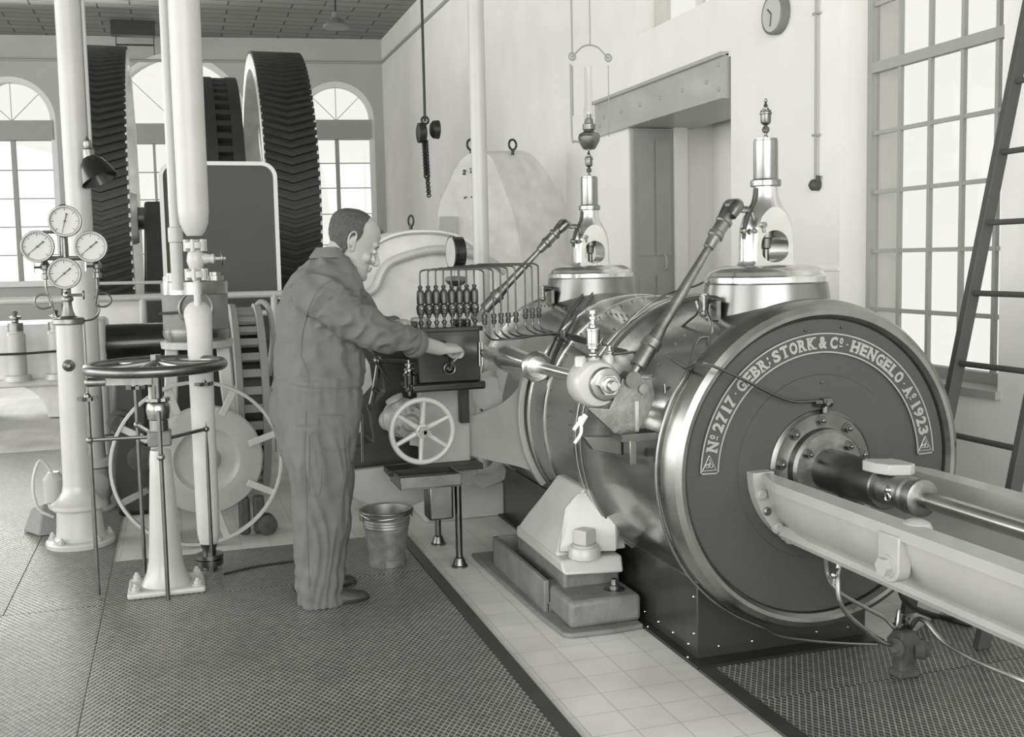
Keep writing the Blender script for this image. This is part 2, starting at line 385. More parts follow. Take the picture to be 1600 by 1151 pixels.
# small high window
f = MB(); f.bx(XW+.1, XW+.16, 6.26, 7.74, 3.20, 3.23).bx(XW+.1, XW+.16, 7.70, 7.74, 3.2, 4.4).bx(XW+.1, XW+.16, 6.9, 6.94, 3.2, 4.4).bx(XW+.1, XW+.16, 6.26, 7.74, 4.36, 4.4).bx(XW+.1, XW+.16, 6.26, 6.3, 3.2, 4.4)
wf = struct(f, 'window_5', 'frame_white', loc=(XW+.1, 7, 3.2)); MB().bx(XW+.13, XW+.134, 6.26, 7.74, 3.2, 4.4).build('pane', 'window_glass', wf)
# rear-side windows of the same wall, behind the camera
for k, (a, b) in enumerate(((-4.8, -3.0), (-2.3, -.5), (.2, 2.55))):
    f = MB()
    for y in (a+.03, (a+b)/2, b-.03): f.bx(wx-.02, wx+.02, y-.02, y+.02, .83, 4.6)
    for z in (.85, 1.6, 2.4, 3.2, 4.0, 4.58): f.bx(wx-.015, wx+.015, a, b, z-.015, z+.015)
    wf = struct(f, 'window_%d' % (6+k), 'frame_grey', loc=(wx, a, .83)); MB().bx(wx+.02, wx+.024, a, b, .83, 4.6).build('pane', 'window_glass', wf)
# riveted lintel over the doorway
ln = MB(); ln.bx(XW-.02, XW+.02, 6.29, 8.56, 2.54, 2.80).bx(XW-.05, XW+.3, 6.29, 8.56, 2.79, 2.815).bx(XW-.05, XW+.55, 6.29, 8.56, 2.515, 2.54)
lo = struct(ln, 'trim_3', 'light_grey_paint', loc=(XW, 7.5, 2.5))
dots(lo, 'rivet', [(XW-.02, 6.55+i*.36, 2.66) for i in range(6)]+[(XW-.02, 6.38, 2.585), (XW-.02, 6.38, 2.745), (XW-.02, 8.45, 2.60), (XW-.02, 8.45, 2.76)], .016, 'frame_grey', 10)
# wooden door leaf folded open against the far jamb, with its post
dr = MB().bx(XW+.01, XW+.36, 7.83, 7.87, .02, 2.5)
do = struct(dr, 'door_1', 'grey_door', loc=(XW+.1, 7.85, 0))
pn = MB()
for z0, z1 in ((1.50, 2.42), (.15, 1.34)): pn.bx(XW+.05, XW+.18, 7.82, 7.83, z0, z1).bx(XW+.20, XW+.33, 7.82, 7.83, z0, z1)
pn.build('door_panel', 'grey_door', do)
MB().tube([(XW+.27, 7.83, 1.5), (XW+.27, 7.79, 1.49), (XW+.27, 7.79, 1.40), (XW+.27, 7.83, 1.39)], .01, 8, 2).build('door_handle', 'frame_grey', do)
struct(MB().bx(XW+.36, XW+.47, 7.80, 7.9, 0, 2.52), 'trim_4', 'frame_white', loc=(XW+.3, 7.3, 0))
# ================================================================ STEAM ENGINE
AX, AZ = 2.137, .746                       # engine axis, running along Y
def ring_pts(R, a0, a1, n, y): return [V((AX+R*cos(radians(a0+(a1-a0)*i/n)), y, AZ+R*sin(radians(a0+(a1-a0)*i/n)))) for i in range(n+1)]
def bool_mesh(ob, cutters):
    """bake boolean cuts into ob's mesh; cutters: list of (MB, op)"""
    tmp = []
    for mb, op in cutters:
        c = mb.build('cutter_tmp', 'steel'); tmp.append(c)
        b = ob.modifiers.new('b', 'BOOLEAN'); b.object = c; b.operation = op; b.solver = 'EXACT'
        c.location = c.location - (OR[ob.name] if ob.parent else V((0, 0, 0)))*0
    bpy.context.view_layer.update()
    dg = bpy.context.evaluated_depsgraph_get(); me = bpy.data.meshes.new_from_object(ob.evaluated_get(dg))
    ob.modifiers.clear(); ob.data = me; me.polygons.foreach_set('use_smooth', [True]*len(me.polygons)); me.set_sharp_from_angle(angle=radians(30))
    for c in tmp: bpy.data.objects.remove(c)
def glyph_mesh(ch, bold=.022):
    cu = bpy.data.curves.new('t', 'FONT'); cu.body = ch; cu.size = 1; cu.offset = bold; cu.extrude = 0; cu.resolution_u = 3
    ob = bpy.data.objects.new('t', cu); COL.objects.link(ob); bpy.context.view_layer.update()
    me = bpy.data.meshes.new_from_object(ob.evaluated_get(bpy.context.evaluated_depsgraph_get()))
    vs = [v.co.copy() for v in me.vertices]; fs = [tuple(p.vertices) for p in me.polygons]
    bpy.data.objects.remove(ob); bpy.data.curves.remove(cu); bpy.data.meshes.remove(me)
    return vs, fs

eng = thing('steam_cylinder', (AX, 3.43, 0), 'huge dark polished engine cylinder with bright rounded rim and lettered end face', 'steam engine')
MB().lathe((AX, 3.2, AZ), (0, 1, 0), [(.10, .40), (.12, .574), (.80, .574), (.82, .566), (1.9, .566), (2.44, .566), (2.47, .555), (2.48, .3)], 96).build('jacket', 'planished_steel', eng, ang=25)
MB().lathe_closed((AX, 3.2, AZ), (0, 1, 0), [(.012, .523), (-.012, .526), (-.026, .538), (-.028, .552), (-.016, .572), (.012, .586), (.05, .592), (.085, .588), (.11, .580), (.125, .572), (.1, .53)], 120).build('rim', 'steel', eng, ang=25)
MB().lathe((AX, 3.2, AZ), (0, 1, 0), [(.06, .52), (.004, .524), (.0, .52), (.0, .328), (-.004, .326), (-.004, .21)], 96).build('end_cover', 'disc_paint', eng, ang=25)
MB().lathe_closed((AX, 3.2, AZ), (0, 1, 0), [(.80, .56), (.80, .586), (.812, .590), (.905, .590), (.915, .586), (.915, .56)], 96).build('exhaust_belt', 'planished_steel', eng)
for a, b in ((.812, .832), (.868, .892), (1.33, 1.35), (1.55, 1.57), (2.40, 2.44)):
    r = .592 if b < .9 else .569
    MB().lathe_closed((AX, 3.2, AZ), (0, 1, 0), [(a, r-.01), (a, r), (b, r), (b, r-.01)], 96).build('strap', 'steel_polished', eng)
hd = []
for y in (3.95, 4.22, 4.5):
    for k in range(16): a = radians(92+k*6); hd.append((AX+.567*cos(a), y, AZ+.567*sin(a)))
for k in range(22): a = radians(118); hd.append((AX+.567*cos(a), 4.15+k*.06, AZ+.567*sin(a)))
for k in range(8): a = radians(112+k*5); hd.append((AX+.575*cos(a), 3.55, AZ+.575*sin(a)))
dots(eng, 'jacket_screw', hd, .0038, 'steel_bright')
# stuffing box ring, gland
MB().lathe((AX, 3.2, AZ), (0, 1, 0), [(.0, .205), (-.008, .203), (-.012, .197), (-.018, .19), (-.018, .15), (-.02, .145)], 64).build('stuffing_box', 'steel_dark', eng, ang=25)
MB().lathe((AX, 3.2, AZ), (0, 1, 0), [(-.015, .142), (-.05, .14), (-.055, .135), (-.06, .13), (-.06, .08), (-.062, .05)], 64).build('gland', 'steel_worn', eng, ang=25)
for k in range(9):
    a = radians(12+k*40); c_ = V((AX+.168*cos(a), 3.182, AZ+.168*sin(a)))
    MB().bolt(c_, (0, -1, 0), .0165, .014).build('bolt', 'steel_dark', eng)
for a in (145, 47, -60, -125):
    a = radians(a); c_ = V((AX+.108*cos(a), 3.14, AZ+.108*sin(a)))
    MB().bolt(c_, (0, -1, 0), .014, .02).build('bolt', 'steel_dark', eng)
# small fitting above the gland
ft = MB().hexn((AX-.035, 3.18, .975), (AX-.005, 3.18, .975), .013).hexn((AX-.005, 3.18, .975), (AX+.03, 3.18, .975), .018).cyl((AX+.008, 3.18, .975), (AX+.008, 3.18, .94), .012).cyl((AX+.008, 3.2, .975), (AX+.008, 3.16, .975), .008)
ft.build('oil_fitting', 'steel_dark', eng)
dots(eng, 'screw', [(AX+.003, 3.196, 1.045), (AX-.06, 3.199, 1.23), (AX+.085, 3.199, 1.235)], .006, 'steel_dark')
# name plate: arc band with raised borders and letters
yb_ = 3.198
def arcband(mb, r0, r1, a0, a1, y0, y1, n=80):
    rings = []
    for i in range(n+1):
        a = radians(a0+(a1-a0)*i/n); c, s_ = cos(a), sin(a)
        rings.append([V((AX+r*c, y, AZ+r*s_)) for r, y in ((r0, y0), (r1, y0), (r1, y1), (r0, y1))])
    return mb.ring_stack(rings)
npn = arcband(MB(), .404, .474, 178.8, 1.8, yb_, yb_-.006).build('name_plate', 'disc_paint', eng)
bd = MB(); arcband(bd, .404, .409, 178.8, 1.8, yb_-.006, yb_-.009); arcband(bd, .469, .474, 178.8, 1.8, yb_-.006, yb_-.009)
arcband(bd, .404, .474, 178.8, 178.2, yb_-.006, yb_-.009, 3); arcband(bd, .404, .474, 2.4, 1.8, yb_-.006, yb_-.009, 3)
for ang_ in (176.6, 4.0):
    a = radians(ang_); er = V((cos(a), 0, sin(a))); et = V((sin(a), 0, -cos(a)))*(1 if ang_ > 90 else 1)
    if ang_ > 90: c = V((AX, yb_-.006, AZ))+er*.439; upv = V((0, 0, 1)); 
    else: c = V((AX, yb_-.006, AZ))+er*.439; upv = V((0, 0, 1))
    x_ = V((1, 0, 0)); y0 = c - V((0, 0, .004)); h = .052; hw = .026
    tri = [y0-x_*hw, y0+x_*hw, y0+V((0, 0, h))]
    for i in range(3): bd.tube([tri[i], tri[(i+1) % 3]], .0017, 6, 0)
    g = y0+V((0, 0, .016)); bd.torus(g+x_*(-.007), (0, 1, 0), .0065, .0016, 14, 6).torus(g+x_*.007, (0, 1, 0), .0065, .0016, 14, 6).tube([g+V((-.008, 0, .002)), g+V((.004, 0, .012)), g+V((-.002, 0, .024))], .0018, 6, 2)
for a_ in (177.6, 3.0, 90, 138, 44):
    for r in (.4075, .4705):
        a = radians(a_); bd.sphere((AX+r*cos(a), yb_-.009, AZ+r*sin(a)), .0032, 8)
bd.build('plate_border', 'letter_brass', npn)
text = ['N', '\u00ba', ' ', '2', '7', '1', '7', ' ', '\u00b7', ' ', 'G', 'E', 'B', 'R', ':', ' ', 'S', 'T', 'O', 'R', 'K', ' ', '&', ' ', 'C', '\u00ba', ' ', '\u00b7', ' ', 'H', 'E', 'N', 'G', 'E', 'L', 'O', ' ', '\u00b7', ' ', 'A', '\u00ba', ' ', '1', '9', '2', '3']
adv = {' ': .2, '\u00ba': .62, '\u00b7': .38, ':': .42, '1': .72, 'I': .5, '&': 1.02, 'E': .92, 'L': .9, 'N': 1.08, 'H': 1.08, 'K': 1.04, 'O': .98, 'G': 1.0}
tot = sum(adv.get(c, .95) for c in text); A0, A1 = 169.0, 11.0; step = (A0-A1)/tot; pos = 0
slabs = {'N': [(.16, 0), (.1, 1), (.86, 1)], 'H': [(.17, 0), (.83, 0), (.17, 1), (.83, 1)], 'K': [(.17, 0), (.85, 0), (.17, 1), (.8, 1)], 'R': [(.17, 0), (.88, 0), (.1, 1)], 'B': [(.1, 0), (.1, 1)], 'E': [(.08, 0), (.08, 1)], 'L': [(.1, 0), (.2, 1)], 'T': [(.5, 0)], 'A': [(.08, 0), (.92, 0)], '1': [(.6, 0)], '7': [(.35, 0)]}
lt = MB(); CAPH = .70
for ch in text:
    w_ = adv.get(ch, .95)
    if ch != ' ':
        ac = radians(A0-step*(pos+w_/2)); er = V((cos(ac), 0, sin(ac))); et = V((sin(ac), 0, -cos(ac)))
        H = .043; W = w_*radians(step)*.4375*.86
        vs, fs = glyph_mesh(ch if ch != '\u00ba' else 'o', .045)
        if ch == '\u00ba': x0 = min(v.x for v in vs); x1 = max(v.x for v in vs); z0, z1 = min(v.y for v in vs), max(v.y for v in vs); sy = .022/(z1-z0); base = .02; sx_ = W*.72/(x1-x0)
        elif ch in '\u00b7:': x0 = min(v.x for v in vs); x1 = max(v.x for v in vs); z0, z1 = min(v.y for v in vs), max(v.y for v in vs); sy = (.006 if ch == '\u00b7' else .03)/(z1-z0); base = .019 if ch == '\u00b7' else .007; sx_ = .007/(x1-x0)
        else: x0 = min(v.x for v in vs); x1 = max(v.x for v in vs); z0, z1 = min(v.y for v in vs), max(v.y for v in vs); sy = H/(z1-z0); base = 0; sx_ = W*(.5 if ch == '1' else 1)/(x1-x0)
        def P_(u, h, y): return V((AX, 0, AZ))+er*(.418+h)+et*u+V((0, y, 0))
        xm = (x0+x1)/2
        top = [P_((v.x-xm)*sx_, base+(v.y-z0)*sy, yb_-.0095) for v in vs]; bot = [p+V((0, .0035, 0)) for p in top]
        n = len(top); lt.add(top+bot, fs)
        k = len(lt.v)-2*n
        ec = {}
        for f_ in fs:
            for i in range(len(f_)):
                a, b = f_[i], f_[(i+1) % len(f_)]; ec[(a, b)] = 1
        for (a, b) in ec:
            if (b, a) not in ec: lt.f.append([k+a, k+b, k+n+b, k+n+a])
        for (fx, tp) in slabs.get(ch, []):
            u = (fx-.5)*W*(.5 if ch == '1' else 1); h0 = (H-.0055) if tp else 0; sw = .0085
            q = [P_(u-sw, h0, yb_-.0095), P_(u+sw, h0, yb_-.0095), P_(u+sw, h0+.0055, yb_-.0095), P_(u-sw, h0+.0055, yb_-.0095)]
            lt.prism([p-V((0, .0004, 0)) for p in q], (0, .0035, 0))
        if ch == '\u00ba':
            q = [P_(-W*.36, .010, yb_-.0095), P_(W*.36, .010, yb_-.0095), P_(W*.36, .0145, yb_-.0095), P_(-W*.36, .0145, yb_-.0095)]; lt.prism([p-V((0, .0004, 0)) for p in q], (0, .0035, 0))
    pos += w_
lt.build('lettering', 'letter_brass', npn)

# valve chests with bonnets, top of the cylinder
def valve_gear(cy, label, dz=0):
    t = thing('valve_bonnet', (AX, cy, AZ+.5), label, 'engine valve', 'inlet valves on top of the engine cylinder')
    X, Y = AX, cy; b = V((X, Y, 0))
    ch = MB().lathe((X, Y, 1.10), (0, 0, 1), [(0, .285), (.10, .262), (.18, .247), (.286, .228)], 64); ch.build('valve_chest', 'steel_chest', t, ang=25)
    MB().lathe((X, Y, 1.386), (0, 0, 1), [(0, .2), (0, .226), (.006, .23), (.026, .23), (.03, .226), (.032, .218), (.045, .212), (.058, .196), (.066, .172), (.069, .14), (.07, .02)], 64).build('chest_cover', 'steel_polished', t, ang=25)
    z0 = 1.455
    bell = MB().lathe((X, Y, z0), (0, 0, 1), [(0, .112), (.006, .106), (.02, .102), (.09, .101), (.14, .097), (.18, .086), (.21, .070), (.235, .056), (.26, .049), (.30, .046)], 64).build('bonnet', 'steel_polished', t, ang=25)
    c1 = MB().bx(X-.2, X+.2, Y-.068, Y+.068, z0-.01, z0+.232)
    c1.lathe((X, Y, z0+.2), (0, 0, 1), [(0, .0585), (.2, .0585)], 32)
    arch = [(X-.058, z0+.02)]; arch = [V((X+.058*cos(t_), Y-.3, z0+.075+.055*sin(t_))) for t_ in [pi*i/14 for i in range(15)]]+[V((X-.058+.058*(1-cos(pi/2*i/5))*1, Y-.3, z0+.055-.045*sin(pi/2*i/5))) for i in range(6)]
    arch += [V((X+.058-.058*(1-cos(pi/2*i/5)), Y-.3, z0+.055-.045*sin(pi/2*i/5))) for i in range(5, -1, -1)]
    c2 = MB().prism(arch, (0, .6, 0))
    bm1 = MB().lathe((X, Y, z0), (0, 0, 1), [(0, .112), (.006, .106), (.02, .102), (.09, .101), (.14, .097), (.18, .086), (.205, .072), (.222, .062)], 64)
    try: bool_mesh(bell, [(MB().bx(X-.2, X+.2, Y-.25, Y-.066, z0-.02, z0+.215), 'DIFFERENCE'), (MB().bx(X-.2, X+.2, Y+.066, Y+.25, z0-.02, z0+.215), 'DIFFERENCE'), (c2, 'DIFFERENCE')])
    except Exception as ex: print('bool', ex)
    MB().lathe((X, Y, z0+.295), (0, 0, 1), [(0, .046), (.0, .0555), (.003, .057), (.022, .057), (.025, .054), (.027, .047), (.03, .046), (.17, .045), (.172, .043), (.178, .043), (.18, .02)], 40).build('spring_sleeve', 'steel', t, ang=25)
    st = MB().lathe((X, Y, z0), (0, 0, 1), [(0, .03), (.012, .03), (.014, .012), (.06, .012), (.065, .018), (.10, .022), (.104, .03), (.135, .032), (.15, .03)], 20); st.build('valve_stem', 'steel_dark', t)
    oc = MB().lathe((X, Y, z0+.474), (0, 0, 1), [(0, .009), (.008, .009), (.012, .005), (.02, .006), (.024, .012), (.033, .0145), (.042, .012), (.046, .006), (.05, .008), (.056, .017), (.062, .0195), (.088, .0195), (.09, .023), (.095, .023), (.097, .019), (.104, .0205), (.107, .012), (.113, .012), (.116, .006), (.122, .009), (.126, .006), (.131, .0035), (.137, .0065), (.143, .0065), (.148, .002)], 20); oc.build('oil_cup', 'steel_dark', t, ang=25)
    kn = MB().cyl((X-.05, Y-.066, z0+.17-.02), (X-.05, Y-.078, z0+.15), .011, n=14).tube([(X-.05, Y-.075, z0+.145), (X-.045, Y-.074, z0+.12)], .003, 6, 0); kn.build('knob', 'steel_worn', t)
    # slot, trip lever, side roller
    MB().tube([V((X-a, Y-.012, z0+z)) for a, z in ((.101, .10), (.099, .14), (.089, .18), (.073, .21), (.059, .235), (.052, .27), (.05, .29))], .0075, 8, 1).build('slot_guide', 'black_iron', t)
    lv = MB(); p0 = V((X-.085, Y-.01, z0+.21)); p1 = V((X-.165, Y-.05, z0+.222))
    lv.tube([p0, p0.lerp(p1, .5)+V((0, 0, -.006)), p1], .013, 8, 2).cyl(p1+V((0, -.03, 0)), p1+V((0, .03, 0)), .026, n=20).cyl(p1+V((0, -.036, 0)), p1+V((0, -.03, 0)), .014, n=16); lv.build('trip_lever', 'steel_worn', t)
    MB().sphere((X-.112, Y-.03, z0+.13), .014, 12).sphere((X-.085, Y-.062, z0+.128), .009, 10).build('roller', 'steel_worn', t)
    # drain cock on the left side of the chest
    dc = MB().cyl((X-.235, Y-.03, 1.335), (X-.30, Y-.06, 1.34), .013, n=12).hexn((X-.275, Y-.05, 1.338), (X-.29, Y-.056, 1.339), .02).cyl((X-.295, Y-.058, 1.35), (X-.295, Y-.058, 1.28), .012, n=10).sphere((X-.295, Y-.058, 1.285), .016, 10).bx(X-.262, X-.246, Y-.10, Y-.05, 1.26, 1.33)
    dc.build('drain_cock', 'steel_worn', t)
    # shackle-like jacket step between chest and cylinder
    return t
valve_gear(3.56, 'nearer polished steel valve bonnet with arched opening, right of the slanting rod')
valve_gear(5.35, 'farther polished steel valve bonnet with arched opening, below the hanging lamp')

# plinth
pl = thing('plinth', (2.14, 3.43, 0), 'low black sheet iron plinth with bright rivets under the big cylinder', 'plinth')
MB().bx(1.773, 2.50, 3.43, 5.95, 0.001, .305).build('plinth_body', 'dark_paint', pl, bev=.004)
MB().bx(1.735, 2.53, 3.352, 5.98, 0.001, .014).build('plinth_flange', 'black_iron', pl)
dots(pl, 'rivet', [(1.772, 3.50+k*.13, .045) for k in range(12)]+[(1.86+k*.14, 3.429, .05) for k in range(5)]+[(1.772, 3.455, z) for z in (.10, .24)]+[(1.744, 3.45, .015), (1.744, 3.8, .015)], .0045, 'steel_bright')
# crosshead guide trough reaching towards the viewer
gd = thing('crosshead_guide', (AX, 2.4, .5), 'light grey cast iron guide trough reaching out to the right from the cylinder face', 'engine guide')
def halfprof(y, ro, ri, lip=.31, zt=0):
    n = 28; P = []
    P.append(V((AX-lip, y, AZ+.006))); P.append(V((AX-lip, y, AZ-.026)))
    for i in range(n+1):
        a = pi+.10+(pi-.2)*i/n; rq = ro+max(0, lip-.010-ro)*max(0, abs(cos(a)))**4; P.append(V((AX+rq*cos(a), y, AZ+rq*sin(a))))
    P.append(V((AX+lip, y, AZ-.026))); P.append(V((AX+lip, y, AZ+.006))); P.append(V((AX+ri, y, AZ+.006)))
    for i in range(n+1):
        a = -.02-(pi-.04)*i/n; P.append(V((AX+ri*cos(a), y, AZ+ri*sin(a))))
    P.append(V((AX-ri, y, AZ+.006)))
    return P
mb = MB(); mb.ring_stack([halfprof(y, ro, ri, lip) for y, ro, ri, lip in ((3.19, .252, .232, .252), (3.15, .250, .232, .254), (3.10, .255, .232, .272), (3.04, .262, .232, .294), (2.98, .266, .232, .308), (2.4, .268, .232, .31), (1.2, .268, .232, .31))])
mb.build('trough', 'light_grey_paint', gd, ang=30)
fl = MB(); pts = [V((AX+.296*cos(a), 3.196, AZ+.008+.296*sin(a)*1.0)) for a in [pi+pi*i/40 for i in range(41)]]+[V((AX+.238*cos(a), 3.196, AZ+.008+.238*sin(a))) for a in [2*pi-pi*i/40 for i in range(41)]]
pts = [V((AX+.294*cos(pi+pi*i/40), 0, AZ+.008+.294*sin(pi+pi*i/40))) for i in range(41)]; ins = [V((AX+.212*cos(pi+pi*i/40), 0, AZ+.008+.212*sin(pi+pi*i/40))) for i in range(41)]
fl.ring_stack([[V((o.x, 3.194, o.z)), V((o.x, 3.152, o.z)), V((i_.x, 3.152, i_.z)), V((i_.x, 3.194, i_.z))] for o, i_ in zip(pts, ins)])
fl.build('mounting_flange', 'light_grey_paint', gd)
for a in (194, 223, 237, 312, 345):
    a_ = radians(a); c_ = V((AX+.272*cos(a_), 3.152, AZ+.272*sin(a_))); MB().cyl(c_, c_+V((0, -.004, 0)), .024, n=20).lathe(c_, (0, -1, 0), [(0, .018), (.012, .018), (.016, .014)], 20).build('bolt', 'light_grey_paint', gd)
a_ = radians(208); c_ = V((AX+.272*cos(a_), 3.152, AZ+.272*sin(a_))); MB().lathe(c_, (0, -1, 0), [(0, .015), (.005, .015), (.008, .009), (.012, .007)], 16).build('bolt', 'steel_worn', gd)
# bottom rib, lugs with bosses
rb = MB(); 
rb.ring_stack([[V((AX+r*cos(a), y, AZ+r*sin(a))) for r, a in ((.255, 3.93), (.292, 3.95), (.297, 4.02), (.25, 4.12))] for y in (3.14, 1.2)])
rb.build('rib', 'light_grey_paint', gd)
for sx_ in (-1, 1):
    lg = MB(); x = AX+sx_*.275
    pts = [V((x, 2.40+d*.045, AZ-.016)) for d in (-1, 1)]+[V((x, 2.40+.045*cos(t_), AZ-.105+.045*sin(-t_))) for t_ in [pi*i/10 for i in range(11)]]
    lg.prism(pts, (-sx_*.05 if sx_ > 0 else -.043, 0, 0)); 
    lg.lathe((AX+sx_*.225, 2.40, AZ-.05), (0, 0, 1), [(0, .045), (.045, .042), (.058, .036), (.066, .02)], 20); lg.build('lug', 'light_grey_paint', gd, bev=.004)
    if sx_ < 0: MB().cyl((x-.043, 2.40, AZ-.105), (x-.048, 2.40, AZ-.105), .032, n=24).hexn((x-.048, 2.40, AZ-.105), (x-.066, 2.40, AZ-.105), .026).build('bolt', 'light_grey_paint', gd)
# piston rod
pr_ = thing('piston_rod', (AX, 2.6, AZ), 'round steel piston rod with dark sleeve and collar coming out of the cylinder', 'piston rod')
MB().lathe((AX, 3.15, AZ), (0, -1, 0), [(0, .073), (.32, .073), (.325, .069)], 48).build('rod_sleeve', 'steel_dark', pr_, ang=25)
MB().lathe((AX, 2.83, AZ), (0, -1, 0), [(0, .052), (.10, .052), (.12, .05), (.165, .05)], 40).lathe((AX, 2.72, AZ), (0, -1, 0), [(0, .05), (.0, .057), (.012, .058), (.02, .052), (.04, .052), (.045, .058), (.065, .058), (.069, .05), (.07, .03)], 48).build('gland_nut', 'steel_worn', pr_, ang=25)
MB().lathe((AX, 2.66, AZ), (0, -1, 0), [(0, .027), (1.5, .027)], 32).build('rod', 'steel_bright', pr_)
# light lug lying over the end of the sleeve
ov = MB(); ov.prism([V((AX-.055, 2.88, AZ+.05)), V((AX-.03, 2.90, AZ+.05)), V((AX+.05, 2.86, AZ+.05)), V((AX+.06, 2.83, AZ+.05)), V((AX+.058, 2.765, AZ+.05)), V((AX+.03, 2.75, AZ+.05)), V((AX-.03, 2.775, AZ+.05)), V((AX-.052, 2.82, AZ+.05))], (0, 0, .034)); ov.build('clamp_plate', 'light_grey_paint', pr_, bev=.004)
MB().sphere((AX-.045, 2.755, AZ+.01), .016, 12).torus((AX-.055, 2.75, AZ-.01), (1, 0, 0), .012, .004, 16, 8).build('cock', 'steel_bright', pr_)

# pipes along the cylinder face and rim
def pipe(name, pts, r, label, mat='copper_pipe', cat='pipe', n=8, sm=4, group=None):
    o = MB().tube(pts, r, n, sm).build(name, mat, loc=pts[0]); return tag(o, label, cat, group)
def rimp(a, R=.600, y=3.27): a = radians(a); return (AX+R*cos(a), y, AZ+R*sin(a))
pipe('oil_pipe', [at(1107, 470, 0, 1.9), at(1105, 487, 0, 1.84), at(1112, 505, 0, 1.82), at(1112, 525, 1, 3.38), rimp(131, .60, 3.36), rimp(143), rimp(155), rimp(170), rimp(185), rimp(200), rimp(215), rimp(228), rimp(238, .603), rimp(247, .606), rimp(254, .615), (2.03, 3.30, .11), (2.19, 3.33, .06), (2.36, 3.32, .03), (2.46, 3.30, .02)], .0055, 'thin drain pipe hugging the left edge of the bright rim down to the floor', 'steel')
pipe('oil_pipe', [(1.56, 4.05, 1.08), at(1010, 548, 1, 3.75), at(1048, 560, 1, 3.5), at(1072, 574, 1, 3.28), at(1090, 567, 1, 3.14), at(1115, 572, 1, 3.12), at(1160, 592, 1, 3.13), at(1210, 617, 1, 3.15), at(1240, 627, 1, 3.17), at(1262, 627, 1, 3.175), at(1278, 626, 1, 3.18)], .0052, 'thin oil pipe curving across the lettered face to the gland fitting')
# ================================================================ LAY SHAFT, RODS, LUBRICATOR AND WHAT STANDS LEFT OF THE CYLINDER
SX = 1.385
def sp(y): return V((SX, y, 1.062-.004*(y-3.43)))
sh = thing('lay_shaft', (SX, 4.5, 1.04), 'polished horizontal shaft running back along the left of the cylinder to the black box', 'shaft')
MB().cyl(sp(3.42), sp(5.02), .0235, n=24).build('rod', 'steel_polished', sh)
o_ = sp(4.08)
MB().lathe(o_, (0, 1, 0), [(-.008, .03), (-.012, .056), (-.004, .06), (.02, .058), (.024, .045), (.06, .046), (.2, .050), (.30, .056), (.36, .060), (.42, .057), (.47, .042), (.50, .034), (.84, .032)], 40).build('coupling_sleeve', 'steel_polished', sh, ang=30)
MB().lathe_closed(o_, (0, 1, 0), [(-.016, .044), (-.018, .058), (-.010, .064), (.004, .062), (.006, .044)], 40).build('sleeve_lip', 'steel_bright', sh)
# end bearing with levers
bc = V((SX+.004, 3.43, 1.056))
bg = thing('shaft_bearing', bc-V((0, 0, .1)), 'light painted bearing block with large steel nut at the near end of the lay shaft', 'bearing')
MB().lathe(bc+V((0, .10, 0)), (0, -1, 0), [(0, .05), (.005, .078), (.02, .084), (.10, .084), (.118, .076), (.122, .05)], 40).build('housing', 'cream_casting', bg, bev=.002)
k_ = MB()
for dx in (-.05, .055): k_.lathe(bc+V((dx, .03, .062)), (0, 0, 1), [(0, .021), (.03, .02), (.036, .016)], 16)
k_.cyl(bc+V((0, .03, .06)), bc+V((0, .03, .09)), .022, n=16)
k_.build('boss', 'cream_casting', bg)
q = bc+V((.02, -.022, .002))
MB().lathe(q, (0, -1, 0), [(-.01, .06), (.01, .06), (.018, .056), (.02, .045)], 32).build('washer', 'steel', bg, bev=.001)
MB().hexn(q+V((0, -.018, 0)), q+V((0, -.05, 0)), .038).lathe(q+V((0, -.05, 0)), (0, -1, 0), [(0, .03), (.004, .028), (.006, .019), (.03, .019), (.034, .016)], 24).build('nut', 'steel_bright', bg)
cu = bc+V((0, .03, .085))
MB().lathe(cu, (0, 0, 1), [(0, .012), (.01, .012), (.014, .019), (.02, .019), (.024, .010), (.035, .010), (.038, .022), (.048, .022), (.05, .026), (.054, .026), (.056, .024), (.10, .024), (.102, .027), (.108, .027), (.112, .012), (.12, .012), (.122, .008), (.14, .008), (.142, .014), (.15, .014), (.152, .006), (.158, .006), (.16, .013), (.172, .013), (.175, .004)], 24).build('oil_cup', 'steel_bright', bg, ang=25)
MB().lathe(bc+V((.062, .03, .09)), (0, 0, 1), [(0, .012), (.012, .012), (.014, .016), (.02, .016), (.022, .007), (.04, .006)], 14).build('small_oil_cup', 'steel', bg)
# cam plate and catch tray carried under the bearing
cp = MB(); y_ = 3.40
pts = [bc+V(d) for d in ((.03, -.04, -.085), (-.055, -.04, -.075), (.06, -.04, -.185), (.13, -.04, -.185), (.185, -.04, -.10), (.205, -.04, -.045), (.19, -.04, .012), (.08, -.04, .02))]
cp.prism([V(p) for p in pts], (0, .022, 0)); cp.build('cam_plate', 'steel_worn', bg, bev=.002)
MB().cyl(bc+V((.155, -.052, -.02)), bc+V((.155, -.03, -.02)), .018, n=20).build('pivot_pin', 'steel', bg)
MB().bx(bc.x+.115, bc.x+.128, bc.y-.065, bc.y-.04, bc.z-.20, bc.z-.06).build('guide_strip', 'steel_bright', bg)
tr = MB(); tx, ty, tz = bc.x+.05, bc.y-.09, bc.z-.19
tr.bx(tx, tx+.14, ty, ty+.10, tz-.004, tz).bx(tx, tx+.14, ty, ty+.004, tz, tz+.02).bx(tx, tx+.14, ty+.096, ty+.1, tz, tz+.02).bx(tx, tx+.004, ty, ty+.1, tz, tz+.02).bx(tx+.136, tx+.14, ty, ty+.1, tz, tz+.02)
tr.build('drip_tray', 'steel_dark', bg)
